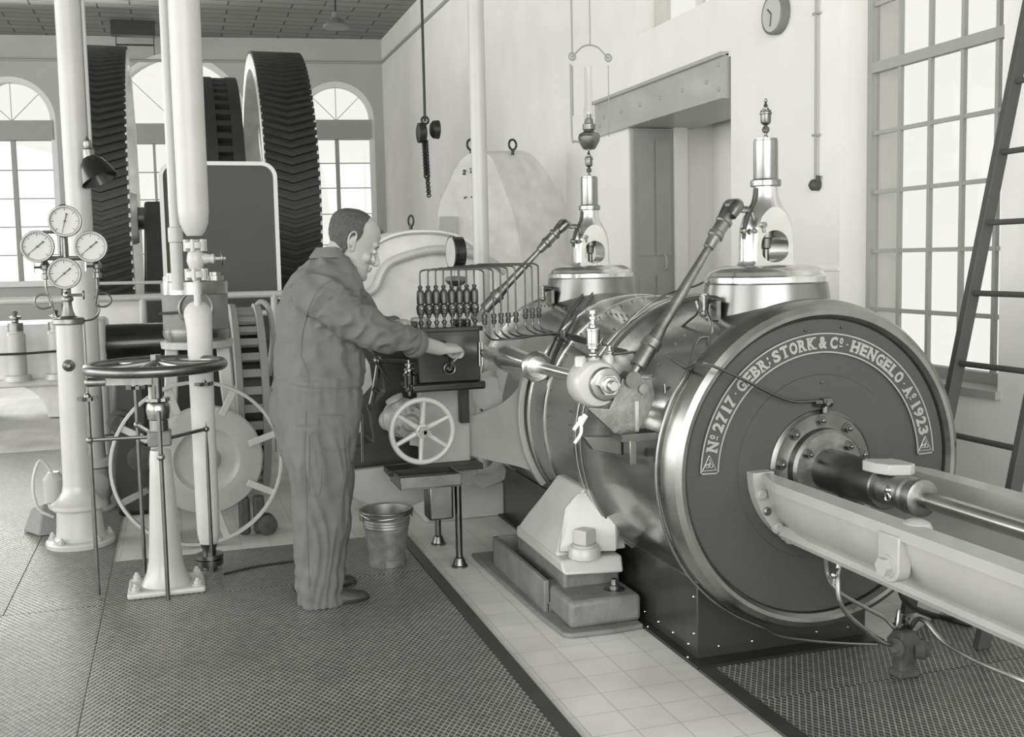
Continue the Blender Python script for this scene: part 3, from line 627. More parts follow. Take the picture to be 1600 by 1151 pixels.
MB().tube([(tx+.138, ty+.05, tz+.01), (tx+.16, ty+.05, tz+.03), (tx+.19, ty+.05, tz+.13), (tx+.195, ty+.06, tz+.18)], .005, 8, 3).tube([(tx+.138, ty+.08, tz+.01), (tx+.17, ty+.09, tz+.03), (tx+.205, ty+.09, tz+.14)], .005, 8, 3).build('tray_bracket', 'steel_worn', bg)
MB().prism([V((tx-.09, ty+.12, tz+.0)), V((tx+.02, ty+.12, tz-.005)), V((tx+.10, ty+.12, tz-.055)), V((tx+.10, ty+.12, tz-.085)), V((tx-.055, ty+.12, tz-.05))], (0, .04, 0)).build('bracket', 'steel_dark', bg, bev=.002)
MB().bx(tx+.055, tx+.08, ty+.05, ty+.11, tz-.10, tz-.004).build('bracket_tongue', 'steel', bg, bev=.002)
tb = MB(); s0 = bc+V((-.06, -.04, -.10)); tb.tube([s0, s0+V((-.03, 0, -.03)), s0+V((-.045, 0, -.05))], .007, 8, 1).tube([s0+V((-.02, 0, -.02)), s0+V((-.02, -.005, -.06)), s0+V((-.045, -.005, -.095))], .006, 8, 2).sphere(s0+V((-.015, 0, -.015)), .014, 10).tube([s0+V((0, 0, .0)), s0+V((-.02, 0, -.03))], .01, 8, 0)
tag(tb.build('cotton_wick', 'string_white', loc=s0), 'knotted white cotton wick hanging under the bearing block', 'wick')

# slanting eccentric rods up to the valve bonnets
def ecc_rod(name, p0, p1, label):
    p0, p1 = V(p0), V(p1); d = (p1-p0).normalized(); L = (p1-p0).length
    t = thing(name, p0, label, 'engine rod', 'slanting rods driving the valves')
    MB().lathe(p0, d, [(0, .012), (.02, .014), (.05, .016), (.052, .030), (.13, .030), (.135, .036), (.165, .036), (.17, .028), (.20, .024), (.23, .020), (L*.5, .0195), (L-.25, .015), (L-.20, .014), (L-.195, .02), (L-.15, .024), (L-.145, .03), (L-.13, .03), (L-.125, .026), (L-.085, .026), (L-.08, .031), (L-.068, .031), (L-.065, .024), (L-.02, .022)], 24).build('rod', 'steel_worn', t, ang=28)
    u, v, _ = frame(d)
    f = MB()
    for s_ in (-1, 1): f.tube([p1-d*.05+V((0, s_*.028, 0)), p1+V((0, s_*.028, 0)), p1+d*.012+V((0, s_*.028, 0))], [.02, .026, .02], 12, 1)
    f.build('fork', 'steel_dark', t)
    if name == 'eccentric_rod':
        MB().cyl(p0+V((0, -.03, 0)), p0+V((0, .03, 0)), .03, n=20).build('lower_eye', 'steel_dark', t)
    return t
n1 = V((AX-.165, 3.51, 1.677)); f1 = V((AX-.165, 5.30, 1.677))
ecc_rod('eccentric_rod', at(985, 592, 1, 3.40), n1, 'nearer slanting steel rod from the shaft bearing up to the valve bonnet')
ecc_rod('eccentric_rod', (1.50, 5.36, 1.20), f1, 'farther slanting steel rod rising behind the row of lubricator pipes')

# support foot and bed casting beside the plinth
ft = thing('support_foot', (1.56, 4.2, .14), 'white painted cast foot with big square bolt holding up the cylinder', 'engine foot')
A = [(1.45, 4.60, .215), (1.445, 3.95, .215), (1.70, 3.93, .205), (1.70, 4.60, .205)]
sk = [(1.45, 4.60, .27), (1.445, 3.99, .265), (1.70, 3.95, .275), (1.70, 4.60, .27)]
MB().ring_stack([[V(p) for p in A], [V(p) for p in sk]]).build('sole', 'cream_casting', ft, bev=.012, seg=3)
body = MB()
lv = [(.262, 1.452, 4.06, 4.59), (.34, 1.485, 4.10, 4.53), (.42, 1.52, 4.12, 4.46), (.48, 1.55, 4.10, 4.42), (.535, 1.585, 4.07, 4.40)]
body.ring_stack([[V((x, y1, z)), V((x, y0, z)), V((x+.05, y0-.0, z)), V((1.76, y0-.02, z+.01)), V((1.76, y1, z))] for z, x, y0, y1 in lv])
body.build('web', 'cream_casting', ft, bev=.01, seg=3)
br_ = MB(); br_.ring_stack([[V((1.50, 4.09, .46)), V((1.56, 4.09, .52)), V((1.75, 4.03, .52)), V((1.75, 4.03, .46))], [V((1.46, 4.06, .28)), V((1.47, 4.06, .30)), V((1.69, 3.98, .42)), V((1.69, 3.98, .28))]]); br_.build('brace', 'cream_casting', ft, bev=.008)
bb = V((1.555, 4.0, .27)); MB().lathe(bb, (0, 0, 1), [(0, .068), (.035, .066), (.045, .06), (.046, .052), (.054, .052), (.056, .03)], 32).build('boss', 'cream_casting', ft)
MB().box(bb+V((0, 0, .085)), (.066, .066, .062), rz=.5).build('bolt_head', 'cream_casting', ft, bev=.004)
be = thing('bed_casting', (1.57, 4.4, 0), 'grey painted rough cast bed block with raised edge under the white foot', 'bed block')
b2 = MB(); b2.bx(1.435, 1.745, 3.86, 4.20, .02, .132); b2.build('pad', 'mid_grey_paint', be, bev=.02, seg=3)
b3 = MB(); b3.bx(1.48, 1.73, 4.05, 4.68, .06, .205); b3.build('step', 'mid_grey_paint', be, bev=.012, seg=3)
b4 = MB(); b4.bx(1.41, 1.432, 4.1, 4.86, .0, .155).bx(1.42, 1.73, 4.1, 4.86, .0, .06).bx(1.41, 1.73, 4.84, 4.86, 0, .155); b4.build('trough', 'mid_grey_paint', be, bev=.004)
sk_ = MB(); random.seed(3)
out = [(1.36, 5.08), (1.365, 4.7), (1.372, 4.35), (1.38, 4.05), (1.395, 3.84), (1.42, 3.815), (1.6, 3.805), (1.735, 3.82), (1.735, 5.08)]
sk_.prism([V((a, b, .0)) for a, b in out], (0, 0, .022)); sk_.build('mortar_skirt', 'mid_grey_paint', be, bev=.008, seg=3)
MB().lathe((1.665, 3.955, .131), (0, 0, 1), [(0, .045), (.003, .045), (.004, .04), (.006, .022), (.02, .022), (.022, .014), (.045, .013), (.047, .01)], 20).build('stud', 'steel_worn', be)

# black lubricator box
LY = 4.95
lb = thing('lubricator', (1.24, LY+.1, .88), 'black lubricator box with eight sight glasses and a row of bent oil pipes', 'lubricator')
MB().bx(1.085, 1.395, LY, LY+.22, .91, 1.165).build('box', 'black_gloss', lb, bev=.006)
MB().bx(1.07, 1.41, LY-.01, LY+.235, 1.155, 1.178).build('lid', 'black_gloss', lb, bev=.004)
MB().bx(1.045, 1.412, LY-.03, LY+.25, .872, .912).build('base_shelf', 'black_gloss', lb, bev=.01)
MB().tube([(1.388, LY-.012, .985), (1.388, LY-.012, 1.10)], .0045, 8, 0).tube([(1.402, LY-.012, .985), (1.402, LY-.012, 1.10)], .0045, 8, 0).build('gauge_glass', 'steel_bright', lb)
cr = V((1.237, LY-.012, .978))
MB().torus(cr, (0, 1, 0), .027, .004, 28, 8).lathe(cr+V((0, .012, 0)), (0, -1, 0), [(0, .024), (.006, .024), (.008, .02), (.014, .016), (.02, .008)], 20).build('crank_boss', 'steel_dark', lb)
ck = cr+V((.035, -.05, .062))
MB().tube([cr+V((0, -.012, 0)), cr+V((.008, -.03, .03)), ck], .0065, 8, 2).build('crank', 'steel', lb)
MB().lathe(ck+V((0, .01, 0)), (0, -1, 0), [(0, .006), (.006, .010), (.03, .012), (.055, .010), (.06, .005)], 16).build('crank_grip', 'black_gloss', lb)
# eight sight feeds in a row
gx = [at(x, 470, 1, LY+.06).x for x in (657, 669.5, 681.5, 693.5, 706, 718, 729.5, 741.5)]
ends = [at(x, 490, 1, 4.9+.02*i).x for i, x in enumerate((757, 771.5, 783, 794, 806, 821, 832, 842))]
LF = at(640, 510, 1, LY+.06)
for i, x in enumerate(gx):
    z0 = 1.178; y = LY+.06
    g = MB().lathe((x, y, z0), (0, 0, 1), [(0, .007), (.012, .008), (.016, .013), (.026, .013), (.03, .007), (.045, .006), (.05, .012), (.058, .012), (.062, .018), (.075, .020), (.09, .022), (.105, .020), (.108, .015), (.114, .019), (.165, .0195), (.176, .015), (.182, .008), (.19, .011), (.198, .011), (.202, .004)], 16)
    g.build('sight_feed', 'bronze_dark', lb, ang=28)
    MB().sphere((x, y-.019, z0+.09), .0085, 10).build('sight_lens', 'steel_bright', lb)
    zt = 1.452+.003*i; xe = ends[i]; ye = 4.90+.02*i
    zt2 = zt; ze = 1.235 if i < 5 else 1.25
    P = [V((x, y, z0+.2)), V((x, y, zt-.03)), V((x+.003, y, zt-.008)), V((x+.02, y, zt)), V((x+.05, y, zt+.002))]
    P += [V((xe-.05, ye, zt2)), V((xe-.02, ye, zt2-.002)), V((xe-.003, ye, zt2-.012)), V((xe, ye, zt2-.035)), V((xe, ye, ze))]
    MB().tube(P, .0042, 8, 3).build('oil_line', 'bronze_dark', lb)
    MB().lathe((xe, ye, ze-.05), (0, 0, 1), [(0, .006), (.004, .012), (.02, .013), (.022, .010), (.03, .010), (.032, .0135), (.05, .0135), (.052, .006)], 12).build('union', 'bronze_dark', lb)
bw_ = MB()
for i in (0, 1, 2, 3, 4): pass
MB().lathe((1.13, LY+.14, 1.178), (0, 0, 1), [(0, .045), (.04, .045), (.045, .035)], 20).build('filler_cap', 'cream_casting', lb)
MB().bx(1.08, 1.15, LY+.1, LY+.2, 1.178, 1.205).bx(1.30, 1.38, LY+.1, LY+.2, 1.178, 1.205).build('pump_block', 'black_iron', lb, bev=.004)

def nearer(p): return CAM+(V(p)-CAM)*.97
lb.location = nearer(lb.location); lb.scale = (.97,)*3
# bundle of pipes from the unions along the jacket
bn = thing('pipe_bundle', (1.6, 4.6, 1.15), 'bundle of thin dark oil pipes clipped together above the lay shaft', 'pipes')
for i in range(8):
    xe, ye = ends[i], 4.90+.02*i; ze = 1.185 if i < 5 else 1.2
    o1 = .007*(i % 3); o2 = .007*(i//3)
    P = [nearer((xe, ye, ze)), nearer((xe, ye, ze-.03)), nearer((xe+.01, ye-.02, ze-.055)), nearer((xe+.05, ye-.08, 1.115+o2)), at(870, 520+o2*300, 1, 4.5+o1)]
    if i < 3: P += [at(905, 526+o1*300, 1, 4.35), at(960, 543+o1*300, 1, 4.0), at(995, 551+o1*300, 1, 3.82)]
    elif i < 5: P += [at(900, 524+o1*300, 1, 4.38), at(945, 540, 1, 4.08), at(962, 530, 1, 4.05), at(985, 500, 1, 4.02), at(1020, 470, 1, 4.0), at(1055, 455, 1, 3.9), at(1085, 447, 1, 3.7), at(1100, 440, 1, 3.6)]
    else: P += [at(890, 524+i*.8, 1, 4.42), at(930, 535+i*.8, 1, 4.2)]
    MB().tube(P, .0045, 8, 3).build('oil_line', 'steel_dark', bn)
c_ = at(880, 521, 1, 4.45); MB().box(c_, (.012, .03, .035), rz=.3).build('clip', 'steel_worn', bn, bev=.002)
c_ = at(936, 537, 1, 4.12); MB().box(c_, (.012, .04, .04), rz=.3).tube([at(932, 543, 1, 4.1), at(942, 528, 1, 4.1)], .006, 8, 0).build('clip', 'steel_bright', bn, bev=.002)
# cluster of lines arching over the jacket to the two drain cocks
def jk(a, y, R=.575): a = radians(a); return V((AX+R*cos(a), y, AZ+R*sin(a)))
for i, (lab, P) in enumerate((('oil pipe lying over the jacket, left of the two running to the farther bonnet', [jk(160, 4.62), jk(150, 4.66), jk(138, 4.72), jk(124, 4.85), jk(112, 5.0), jk(103, 5.14)]),
        ('oil pipe lying over the jacket, right of the two running to the farther bonnet', [jk(158, 4.54), jk(147, 4.58), jk(134, 4.64), jk(120, 4.78), jk(108, 4.94), jk(99, 5.10)]),
        ('thin oil pipe looping from the nearer drain cock down to the slanting rod', [at(1088, 470, 1, 3.5), at(1090, 488, 1, 3.5), at(1075, 502, 1, 3.6), at(1055, 520, 1, 3.7), at(1040, 540, 1, 3.72), at(1018, 548, 1, 3.8), at(1000, 552, 1, 3.85)]))):
    pipe('oil_pipe', P, .0048, 'thin '+lab if not lab.startswith('thin') else lab, 'steel_dark')

# tray table with two posts, handwheel, half round guard
tt = thing('tray_table', (1.15, 5.0, 0), 'dark drip tray on two thin steel posts with round feet', 'drip tray')
z = .40
t_ = MB(); x0, x1, y0, y1 = .945, 1.235, 4.76, 5.02
t_.bx(x0, x1, y0, y1, .44, .446).bx(x0, x1, y0, y0+.006, .446, .50).bx(x0, x1, y1-.006, y1, .446, .50).bx(x0, x0+.006, y0, y1, .446, .50).bx(x1-.006, x1, y0, y1, .446, .50); t_.build('tray', 'steel_dark', tt, bev=.002)
MB().bx(.93, 1.40, 4.96, 5.10, .47, .50).build('shelf', 'black_iron', tt, bev=.003)
MB().bx(1.10, 1.22, 4.86, 4.98, .26, .438).cyl((1.19, 4.90, .26), (1.19, 4.90, .435), .035, n=16).build('drain_box', 'steel_dark', tt, bev=.01)
for (x, y, h) in ((1.262, 4.94, .46), (1.262, 5.38, .46)):
    MB().lathe((x, y, .0), (0, 0, 1), [(.001, .040), (.008, .040), (.012, .034), (.035, .026), (.045, .022), (.05, .0165), (h, .0165)], 20).build('post', 'steel_dark', tt, ang=25)
hw = thing('handwheel', (1.09, 4.74, .60), 'light painted upright handwheel with six spokes above the drip tray', 'handwheel')
hc = at(660, 673, 1, 4.78)
MB().torus(hc, (0, 1, 0), .146, .0135, 56, 14).build('rim', 'cream_casting', hw)
for k in range(6):
    a = radians(25+60*k); d = V((cos(a), 0, sin(a))); MB().tube([hc+d*.03+V((0, .012, 0)), hc+d*.09+V((0, .006, 0)), hc+d*.14], [.015, .0115, .0105], 10, 2).build('spoke', 'cream_casting', hw)
MB().lathe(hc+V((0, .03, 0)), (0, -1, 0), [(0, .034), (.04, .034), (.046, .028), (.048, .018)], 28).build('hub', 'cream_casting', hw)
MB().hexn(hc+V((0, -.018, 0)), hc+V((0, -.034, 0)), .024).cyl(hc+V((0, -.034, 0)), hc+V((0, -.05, 0)), .011, n=14).bx(hc.x-.004, hc.x+.03, hc.y-.05, hc.y-.036, hc.z-.012, hc.z+.008).build('nut', 'steel_worn', hw)
MB().cyl(hc, hc+V((0, .28, 0)), .014, n=14).build('spindle', 'steel_dark', hw)
# valve body cluster behind the handwheel
vb = thing('stop_valve', (1.08, 5.1, .60), 'cluster of light painted valve fittings seen between the handwheel spokes', 'valve')
MB().lathe((hc.x, 5.02, hc.z), (0, 1, 0), [(0, .035), (.03, .045), (.04, .078), (.07, .082), (.09, .07), (.18, .08), (.2, .1), (.24, .1)], 28).build('body', 'light_grey_paint', vb)
for k in range(6):
    a = radians(k*60+20); MB().bolt((hc.x+.064*cos(a), 5.06, hc.z+.064*sin(a)), (0, -1, 0), .011, .016).build('bolt', 'steel_worn', vb)
MB().lathe((hc.x-.03, 5.08, hc.z+.04), (-.45, 0, .9), [(0, .035), (.07, .03), (.08, .045), (.095, .045), (.10, .02)], 20).build('side_branch', 'light_grey_paint', vb)

# small oil cup with glass left of the lubricator
oc = thing('drip_oiler', at(640, 612, 1, 4.86), 'small brass framed glass drip oiler standing left of the black box', 'oiler')
b = at(640, 612, 1, 4.86)
MB().lathe(b, (0, 0, 1), [(-.02, .006), (0, .008), (.004, .018), (.01, .02), (.012, .01), (.018, .01), (.02, .026), (.026, .028)], 20).build('foot', 'steel_bright', oc)
MB().lathe(b, (0, 0, 1), [(.078, .028), (.084, .03), (.09, .02), (.10, .016), (.104, .024), (.108, .024), (.112, .01), (.122, .01), (.124, .018), (.132, .018), (.134, .006), (.15, .006)], 20).build('mounting', 'steel_bright', oc)
MB().lathe(b, (0, 0, 1), [(.026, .023), (.078, .023)], 20).build('glass', 'black_gloss', oc)
for k in range(4):
    a = pi/4+k*pi/2; MB().cyl(b+V((.026*cos(a), .026*sin(a), .024)), b+V((.026*cos(a), .026*sin(a), .08)), .0022, n=6).build('cage_bar', 'steel_bright', oc)

# half round sheet guard, dark gear housing, grey frame casting
gq = [(545, 736), (742, 714), (746, 742), (728, 752), (706, 768), (690, 764), (670, 779), (640, 792), (610, 797), (580, 791), (556, 779), (545, 771)]
gu = MB().prism([at(x, y, 1, 5.26) for x, y in gq], (0, .05, 0)); tag(gu.build('sheet_guard', 'light_grey_paint', loc=at(620, 797, 1, 5.26), bev=.003), 'grey rounded sheet metal guard hanging above the bucket', 'guard')
ho = thing('governor_housing', (1.05, 5.4, .5), 'dark cast gear housing with levers between the man and the lubricator', 'gear housing')
MB().ring_stack([[at(a, y, 1, 5.35), at(b_, y, 1, 5.35), at(b_, y, 1, 5.35)+V((0, .35, 0)), at(a, y, 1, 5.35)+V((0, .35, 0))] for a, b_, y in ((548, 690, 736), (548, 690, 700), (583, 685, 690), (575, 665, 640), (600, 655, 612), (596, 652, 580), (580, 650, 548))]).build('housing', 'black_iron', ho, bev=.01)
MB().lathe(at(612, 658, 1, 5.30), (0, 1, 0), [(0, .045), (.02, .055), (.06, .06), (.12, .06)], 24).build('flange', 'light_grey_paint', ho)
MB().bx(1.11, 1.36, 5.05, 5.12, .5, .872).build('support_column', 'light_grey_paint', ho, bev=.005)
MB().bx(1.30, 1.345, 4.99, 5.04, .70, .875).build('strut', 'black_iron', ho, bev=.004)
lv_ = MB().tube([at(579, 567, 1, 5.2), at(592, 563, 1, 5.2), at(640, 566, 1, 5.2)], .012, 8, 1).sphere(at(590, 563, 1, 5.17), .022, 12).tube([at(592, 568, 1, 5.17), at(605, 592, 1, 5.17)], .009, 8, 0).tube([at(592, 566, 1, 5.2), at(585, 610, 1, 5.2), at(578, 640, 1, 5.2)], .014, 8, 1).tube([at(582, 606, 1, 5.18), at(592, 613, 1, 5.18)], .012, 8, 0).tube([at(575, 632, 1, 5.18), at(580, 640, 1, 5.18)], .012, 8, 0)
lv_.build('lever', 'steel_dark', ho)
MB().tube([at(565, 650, 1, 4.95), at(567, 722, 1, 4.95)], .006, 8, 0).torus(at(563.5, 650, 1, 4.95), (0, 1, 0), .008, .005, 12, 6, 0, pi).build('guard_rail', 'steel_bright', ho)
# grey frame casting with curved flange against the jacket
fr = thing('frame_casting', (1.5, 5.0, .4), 'light grey frame casting with arched top and curved flange against the dark jacket', 'engine frame')
def R_(q0, q1, n, y, R): return [V((AX+R*cos(radians(q0+(q1-q0)*i/n)), y, AZ+R*sin(radians(q0+(q1-q0)*i/n)))) for i in range(n+1)]
a0_, a1_ = 162, 216
fl = MB(); o1 = R_(a0_, a1_, 24, 4.8, .60); o2 = R_(a0_, a1_, 24, 4.8, .572)
fl.ring_stack([[p, p+V((0, .045, 0)), q+V((0, .045, 0)), q] for p, q in zip(o1, o2)]); fl.build('flange', 'light_grey_paint', fr, bev=.004)
top = [(822, 592), (812, 602), (800, 617), (785, 630), (765, 640), (745, 648), (724, 654), (700, 656), (640, 658)]
bot = [(850, 745), (838, 738), (815, 730), (795, 725), (770, 720), (750, 715), (724, 708), (700, 704), (640, 695)]
yy = [4.84, 4.88, 4.93, 4.98, 5.04, 5.08, 5.12, 5.16, 5.3]
web = MB(); web.ring_stack([[at(*t, 1, y), at(*t, 1, y)+V((.05, .10, .0)), at(*b_, 1, y)+V((.05, .10, 0)), at(*b_, 1, y)] for t, b_, y in zip(top, bot, yy)])
web.build('web', 'light_grey_paint', fr, ang=50)
up_ = MB(); up_.lathe(at(800, 598, 1, 5.15), (.3, .9, .1), [(0, .07), (.05, .085), (.14, .09), (.16, .05)], 20).lathe(at(765, 615, 1, 5.2), (.3, .9, 0), [(0, .09), (.08, .10), (.2, .1)], 20); up_.build('crown', 'light_grey_paint', fr)
lk = MB(); P = [at(x, y, 1, 5.55) for x, y in ((738, 738), (760, 742), (776, 735), (786, 722), (793, 735), (790, 750), (775, 757), (758, 764), (748, 758), (740, 748))]; lk.prism(P, (0, .15, 0)); lk.build('lug', 'cream_casting', fr, bev=.012, seg=3)
# tiled-over foundation strip behind the posts
fb = MB().bx(1.30, 1.775, 5.85, 6.6, .0, .20); tag(fb.build('foundation_step', 'bare_tile', loc=(1.5, 6, 0), bev=.01), 'low light masonry step on the floor behind the two thin posts', 'masonry step')

# bucket
bk = thing('bucket', (.935, 5.10, .007), 'galvanised metal bucket with ribbed side and wire handle', 'bucket')
B = (.935, 5.10, .008)
MB().lathe_closed(B, (0, 0, 1), [(.002, .02), (.0, .092), (.035, .094), (.037, .088), (.19, .110), (.194, .114), (.20, .114), (.204, .112), (.208, .116), (.214, .116), (.218, .114), (.222, .118), (.228, .118), (.232, .116), (.262, .124), (.266, .130), (.274, .131), (.278, .126), (.272, .120), (.02, .084), (.012, .02)], 40).build('pail', 'galvanised', bk, ang=28)
MB().torus((B[0], B[1], B[2]+.272), (0, 0, 1), .130, .0045, 40, 8).build('rolled_rim', 'steel_worn', bk)
MB().tube([V((B[0]-.128, B[1]-.01, B[2]+.265)), V((B[0]-.134, B[1]-.05, B[2]+.272)), V((B[0]-.09, B[1]-.125, B[2]+.255)), V((B[0]+.0, B[1]-.152, B[2]+.258)), V((B[0]+.09, B[1]-.12, B[2]+.268)), V((B[0]+.128, B[1]-.04, B[2]+.275)), V((B[0]+.13, B[1], B[2]+.265))], .0035, 8, 4).build('handle', 'steel', bk)
for s_ in (-1, 1): MB().box((B[0]+s_*.129, B[1], B[2]+.25), (.006, .035, .045)).build('ear', 'galvanised', bk, bev=.003)
MB().box((B[0]-.03, B[1]-.093, B[2]+.018), (.004, .004, .034)).build('seam', 'steel_dark', bk)
# ================================================================ GAUGE PILLAR, HANDWHEEL STAND, PIPES AND THE BARRING ENGINE (left)
gp = thing('gauge_pillar', (-.557, 6.138, 0), 'white round pillar on a bolted round foot that carries the four pressure gauges', 'pillar')
GX, GY = -.557, 6.10
MB().lathe((GX, GY, 0), (0, 0, 1), [(.008, .175), (.03, .178), (.04, .172), (.045, .135), (.06, .125), (.13, .118), (.20, .115), (.205, .135), (.215, .14), (.235, .14), (.245, .12), (.27, .10), (.30, .082), (.34, .076), (1.20, .066), (1.205, .05)], 40).build('post', 'cream_casting', gp, ang=25)
MB().box((GX+.072, GY+.02, .62), (.012, .06, 1.2)).build('rib', 'cream_casting', gp, bev=.003)
for k in range(5):
    a = radians(20+72*k); c = V((GX+.152*cos(a), GY+.152*sin(a), .042)); MB().bolt(c, (0, 0, 1), .016, .02).build('bolt', 'cream_casting', gp)
MB().lathe((GX, GY, 1.20), (0, 0, 1), [(0, .05), (0, .076), (.006, .08), (.028, .08), (.034, .074), (.036, .05), (.045, .036), (.07, .028), (.09, .024), (.10, .022)], 28).build('cap', 'steel_worn', gp, ang=25)
MB().lathe((GX-.005, GY-.06, .985), (0, -1, 0), [(0, .032), (.012, .032), (.015, .024), (.02, .012), (.026, .01)], 20).build('plug', 'steel_dark', gp)
s_ = MB(); s_.lathe((GX, GY, 1.30), (0, 0, 1), [(0, .022), (.02, .022), (.024, .03), (.034, .032), (.044, .03), (.05, .018), (.11, .016), (.36, .016), (.37, .0)], 20)
s_.build('standpipe', 'steel_worn', gp, ang=25)
MB().cyl((GX, GY-.02, 1.355), (GX+.085, GY-.03, 1.355), .008, n=10).torus((GX+.085, GY-.03, 1.355), (1, 0, 0), .022, .004, 18, 6).sphere((GX, GY-.02, 1.355), .02, 10).build('cock', 'steel', gp)
MB().cyl((GX-.14, GY, 1.553), (GX+.15, GY, 1.548), .012, n=10).cyl((GX-.1, GY, 1.69), (GX+.03, GY, 1.69), .009, n=10).cyl((GX+.0, GY-.02, 1.69), (GX+.045, GY-.02, 1.69), .016, n=12).build('crossbar', 'steel_worn', gp)
for s__, cx in ((-1, -.655), (1, -.40)):
    b = V((cx, GY-.01, 1.0))
    MB().lathe((cx, GY-.01, 1.44), (0, 0, 1), [(0, .012), (.004, .022), (.03, .022), (.034, .014), (.05, .014), (.055, .024), (.075, .026), (.09, .018), (.10, .013), (.12, .013), (.124, .02), (.14, .02), (.144, .010)], 16).build('gauge_cock', 'steel_worn', gp, ang=28)
    MB().cyl((cx, GY-.01, 1.505), (cx-.05, GY-.03, 1.505), .006, n=8).bx(cx-.058, cx-.05, GY-.045, GY-.015, 1.48, 1.53).build('tap', 'steel', gp)
    lp = []
    x0 = cx
    P = [V((cx, GY-.01, 1.44)), V((cx+.008, GY-.01, 1.38)), V((cx+s__*-.02, GY-.01, 1.345)), V((cx+s__*-.025, GY-.01, 1.30))]
    c = V((cx-s__*-.02, GY-.005, 1.325))
    loop = [c+V((.042*cos(t), .0+.006*t/6, .038*sin(t))) for t in [radians(180 if s__ > 0 else 0)+s__*-i*2*pi/12*-1 for i in range(0, 13)]]
    P = [V((cx, GY-.01, 1.44)), V((cx, GY-.01, 1.39))]+loop[1:]
    end = [V((cx+.03, GY, 1.26)), V((cx+.045, GY, 1.22))] if s__ < 0 else [V((cx-.0, GY, 1.27)), V((cx-.03, GY, 1.225)), V((GX+.075, GY, 1.215))]
    MB().tube(P+end, .0055, 8, 2).build('siphon_tube', 'steel' if s__ < 0 else 'copper_pipe', gp)
def gauge(c, label, r=.083, na=220):
    t = thing('pressure_gauge', c, label, 'gauge', 'round pressure gauges on the white pillar')
    d = V((-.03, -1, .0)).normalized()
    MB().lathe(c+V((0, .035, 0)), d, [(0, .03), (.0, r*.93), (.03, r*.96), (.036, r), (.05, r*1.0), (.056, r*.96), (.056, r*.90), (.050, r*.88)], 48, cap=False).build('case', 'steel_worn', t, ang=25)
    MB().lathe(c+V((0, .035, 0)), d, [(.03, .0005), (.044, .001), (.046, r*.9), (.03, r*.9)], 40).build('dial', 'dial_white', t)
    u, v, w_ = frame(d); f = c+V((0, .035, 0))+d*.0475; R_x = V((1, 0, 0)); Z = V((0, 0, 1))
    tk = MB()
    for k in range(25):
        a = radians(225-270*k/24); e_ = R_x*cos(a)+Z*sin(a); L = .014 if k % 4 == 0 else .007
        tk.tube([f+e_*(r*.82-L), f+e_*(r*.82)], .0009 if k % 4 else .0014, 4, 0)
    tk.torus(f, d, r*.84, .0007, 40, 4)
    tk.build('scale', 'dark_board', t)
    a = radians(na); e_ = R_x*cos(a)+Z*sin(a)
    MB().tube([f+d*.003-e_*r*.42, f+d*.003+e_*r*.78], [.0028, .0022, .0010], 6, 0).cyl(f-e_*r*.45+d*.001, f-e_*r*.45+d*.005, .005, n=10).cyl(f, f+d*.006, .0055, n=12).build('needle', 'dark_board', t)
gauge(V((-.677, 6.03, 1.613)), 'leftmost of the four round pressure gauges')
gauge(V((-.538, 6.03, 1.743)), 'topmost of the four round pressure gauges', na=255)
gauge(V((-.418, 6.03, 1.608)), 'rightmost of the four round pressure gauges')
gauge(V((-.553, 6.01, 1.471)), 'lowest of the four round pressure gauges, just above the pillar cap')

# tall column behind, with the work lamp clipped to it
cx_, cy_ = -.541, 6.982
co = thing('column', (cx_, cy_, 0), 'tall white round column rising to the ceiling behind the gauges', 'column')
MB().lathe((cx_, cy_, 0), (0, 0, 1), [(.002, .13), (.02, .13), (.03, .09), (.06, .085), (.12, .11), (.18, .105), (.26, .085), (.28, .13), (.32, .13), (.33, .075), (.5, .072), (ZC-.02, .078)], 40).build('shaft', 'pipe_white', co, ang=25)
MB().lathe((cx_, cy_-.07, .17), (.3, -1, 0), [(0, .08), (.04, .085), (.05, .07), (.06, .02)], 24).build('cover', 'cream_casting', co)
MB().cyl((cx_+.085, cy_-.02, 2.2), (cx_+.085, cy_-.02, ZC-.02), .011, n=10).build('conduit', 'pipe_white', co)
lm = thing('work_lamp', at(136, 222, 1, 6.85), 'dark bell shaped work lamp hanging at the right of the white column', 'lamp')
p = at(136, 218, 1, 6.85)
MB().lathe(p, (.06, 0, -1), [(-.02, .004), (0, .012), (.01, .022), (.03, .026), (.05, .02), (.055, .026), (.06, .032), (.11, .034), (.115, .02)], 20).build('socket', 'steel_worn', lm, ang=28)
q = p+V((.004, 0, -.105)); dd = V((.42, -.22, -1)).normalized()
MB().lathe_closed(q, dd, [(0, .02), (.005, .045), (.03, .066), (.07, .085), (.11, .098), (.145, .108), (.15, .109), (.149, .104), (.11, .092), (.07, .079), (.03, .06), (.01, .02)], 36).build('shade', 'black_gloss', lm)
MB().sphere(q+dd*.08, .035, 14).build('bulb', 'glass_bulb', lm)

